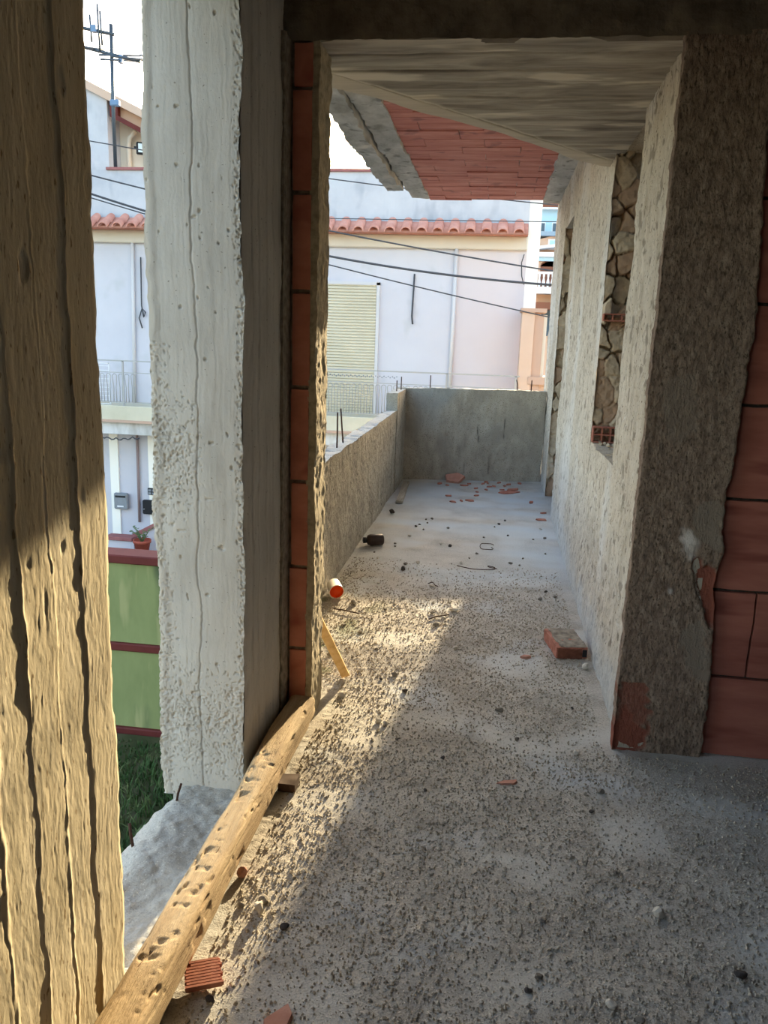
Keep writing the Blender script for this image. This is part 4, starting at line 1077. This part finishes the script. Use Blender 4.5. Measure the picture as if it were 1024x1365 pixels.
# TV antenna
at = empty('tv_antenna', (-7.8, 16.2, 4.55), 'rooftop television antenna mast with two arrays', 'antenna')
tube(MB(), [(-7.80, 16.1, 4.56), (-7.80, 16.1, 5.9), (-7.78, 16.1, 7.2)], .036, 8).build('mast', M['antenna'], at, smooth=True)
box(MB(), (-7.85, 16.04, 5.74), (-7.66, 16.15, 5.86), bev=.02).build('amplifier_box', M['blue_box'], at)
bo = tube(MB(), [(-8.55, 16.0, 6.83), (-7.20, 16.08, 6.53)], .032, 6).build('boom', M['antenna'], at, smooth=True)
for x, l_ in ((-8.1, .22), (-7.23, .26)):
    z = 6.83+(x+8.55)*(-.30/1.35)
    tube(MB(), [(x-l_*.9, 15.4, z-.12), (x+l_*.9, 16.6, z+.16)], .019, 5).build('element', M['antenna'], bo, smooth=True)
a = np.linspace(0, math.pi, 7)
tube(MB(), [(-7.75, 15.5, 6.48), (-7.45, 16.6, 6.80)]+[(-7.42+.05*math.sin(t), 16.62, 6.78+.05*math.cos(t)-.01) for t in a]+[(-7.42, 16.6, 6.70), (-7.72, 15.5, 6.40)], .019, 5).build('dipole', M['antenna'], bo, smooth=True)
box(MB(), (-7.62, 16.0, 6.50), (-7.54, 16.1, 6.64)).build('junction_box', M['blue_box'], bo)
bo = tube(MB(), [(-8.7, 15.9, 7.16), (-7.72, 16.1, 7.02)], .032, 6).build('boom', M['antenna'], at, smooth=True)
for x, l_ in ((-8.5, .12), (-8.14, .24), (-7.98, .42), (-7.93, .3)):
    tube(MB(), [(x, 16.0, 7.1-l_), (x-.02, 16.0, 7.1+l_)], .02, 5).build('element', M['antenna'], bo, smooth=True)
box(MB(), (-8.13, 15.95, 7.03), (-8.02, 16.05, 7.15)).build('junction_box', M['blue_box'], bo)
fl_ = empty('floodlight', (-7.6, 17.1, 5.1), 'black floodlight on the cream wall below the eave', 'floodlight')
box(MB(), (-7.86, 17.1, 5.20), (-7.70, 17.36, 5.23)).build('bracket', M['black'], fl_)
R_ = rotz(.5)
V = np.concatenate(box(MB(), (-.15, -.05, -.12), (.15, .06, .12), bev=.02).v); q = box(MB(), (-.15, -.05, -.12), (.15, .06, .12), bev=.02)
MB().add(V @ R_.T+np.array([-7.62, 17.05, 5.17]), np.concatenate(q.f4), np.concatenate(q.f3)).build('lamp_body', M['black'], fl_)
q = box(MB(), (-.115, -.062, -.085), (.115, -.045, .085)); MB().add(np.concatenate(q.v) @ R_.T+np.array([-7.62, 17.05, 5.17]), np.concatenate(q.f4)).build('lamp_glass', M['glass'], fl_)

# ------------------------------------------------------------------ peach wall right of the house
pw = empty('peach_wall', (.8, 15.6, -3.4), 'peach rendered wall with a tall recessed panel right of the white house', 'wall')
box(MB(), (.40, 15.2, -3.4), (.63, 15.9, 2.02)).build('wall_block', M['peach'], pw)
box(MB(), (.63, 15.24, -3.4), (.80, 15.9, 1.98)).build('pilaster', M['peach_dark'], pw)
box(MB(), (.80, 15.3, -3.4), (1.6, 15.9, .82)).build('wall_block', M['peach'], pw)
box(MB(), (.58, 15.18, .72), (1.6, 15.9, .86)).build('sill', M['peach_dark'], pw)
box(MB(), (.80, 15.28, .86), (.86, 15.9, 1.98)).build('frame', M['house_cream'], pw)
box(MB(), (.37, 15.15, 2.02), (.84, 15.9, 2.09)).build('cap', M['peach_dark'], pw)

# ------------------------------------------------------------------ apartment block far behind
ap = empty('apartment_building', (3, 40, -3.4), 'distant pastel apartment block with balustrade balcony in the narrow gap', 'building')
def ab(name, lo, hi, m): return box(MB(), lo, hi).build(name, M[m], ap)
ab('wall', (-.5, 40, -3.4), (4.2, 48, 5.4), 'far_peach')
ab('balcony_floor', (-.5, 39, 3.62), (4.2, 40, 3.92), 'far_white')
ab('balcony_rail', (-.5, 39, 4.50), (4.2, 39.15, 4.60), 'far_white')
for i in range(12):
    x = .9+.2*i
    lathe(MB(), [(.03, 0), (.07, .08), (.075, .2), (.035, .4), (.05, .5), (.05, .58)], (x, 39.07, 3.92), 8).build('baluster', M['far_white'], ap, smooth=True)
mb = MB(); box(mb, (1.75, 39.93, 3.92), (2.9, 40.02, 4.9))
for t in range(6):
    a0 = math.pi*t/12; box(mb, (2.32-.57*math.cos(a0), 39.93, 4.9), (2.32+.57*math.cos(a0), 40.02, 4.9+.28*math.sin(math.pi*(t+1)/12)))
mb.build('door', M['far_brown'], ap)
ab('cornice', (-.5, 39.6, 5.32), (4.2, 40.3, 5.52), 'far_white'); ab('cornice_band', (-.5, 39.8, 5.14), (4.2, 40.2, 5.32), 'far_blue')
prism(MB(), [(-.5, 5.5), (4.2, 5.5), (4.2, 6.35), (2.2, 6.35), (.8, 5.95), (-.5, 5.6)], 40.5, 48).build('gable_wall', M['far_peach'], ap)
prism(MB(), [(-.5, 5.52), (4.2, 6.15), (4.2, 6.0), (-.5, 5.42)], 39.7, 40.5).build('sloping_rail', M['far_white'], ap)
f = ab('window', (2.05, 40.43, 5.72), (2.6, 40.52, 6.2), 'far_white'); q = box(MB(), (2.12, 40.40, 5.78), (2.53, 40.44, 6.14)).build('pane', M['far_blue'], f)
ab('roof_slope', (-.5, 40.2, 6.33), (4.2, 48, 6.52), 'far_grey')
ab('upper_wall', (-.5, 42, 6.5), (4.2, 48, 7.75), 'far_blue')
for x0 in (1.25, 1.62, 2.25):
    f = ab('window', (x0, 41.93, 6.68), (x0+.32, 42.02, 7.15), 'far_white'); box(MB(), (x0+.04, 41.9, 6.72), (x0+.28, 41.95, 7.11)).build('pane', M['glass_far'], f)
ab('roof_edge', (-.5, 41.6, 7.72), (4.2, 48, 7.80), 'far_white'); ab('roof', (-.5, 41.7, 7.80), (4.2, 48, 8.15), 'far_brown')
ab('awning', (1.6, 38.8, 2.9), (4.2, 40, 3.22), 'far_brown'); ab('shop_opening', (1.95, 39.93, 1.7), (3.6, 40.02, 2.9), 'glass_far')

# ------------------------------------------------------------------ overhead cables
CAB = [13.0]
def cable(pts, r, label):
    CAB[0] += .3; yk = CAB[0]; r = r*.85
    P = np.array(pts, float); P[:, 0] *= yk/13; P[:, 1] = 1.55+(P[:, 1]-1.55)*yk/13; x = np.linspace(P[0, 0], P[-1, 0], 60)
    c = np.polyfit(P[:, 0], P[:, 1], 2); z = np.polyval(c, x)
    tag(tube(MB(), np.stack([x, np.full(60, yk), z], 1), r, 6).build('overhead_cable', M['dark_cable'], loc=(x[0], yk, z[0]), smooth=True), label, 'cable', 'cables strung across the street')
cable([(-12, 5.38), (-6.72, 4.46), (-5.79, 4.3), (-2.88, 3.89), (-1.87, 3.76), (-.42, 3.61), (3, 3.4)], .011, 'topmost overhead cable, crossing the upper terrace wall of the white house')
cable([(-12, 5.3), (-6.74, 3.88), (-5.79, 3.66), (-2.87, 3.17), (-1.31, 2.91), (.51, 2.61), (3, 2.3)], .016, 'overhead cable slanting from the tile eave down to the right')
cable([(-12, 5.6), (-6.76, 3.63), (-5.8, 3.38), (-2.86, 2.71), (-1.17, 2.53), (.81, 2.38), (3, 2.35)], .024, 'thickest overhead cable, passing just above the roller shutter')
cable([(-12, 5.1), (-6.76, 3.56), (-5.8, 3.31), (-2.86, 2.63), (-1.16, 2.26), (.52, 1.93), (3, 1.5)], .014, 'lowest overhead cable, crossing below the thick one')
cable([(-3.4, 3.30), (-2.87, 3.30), (-.4, 3.29), (.74, 3.30), (3, 3.31)], .009, 'thin level cable running along the tiled eave')
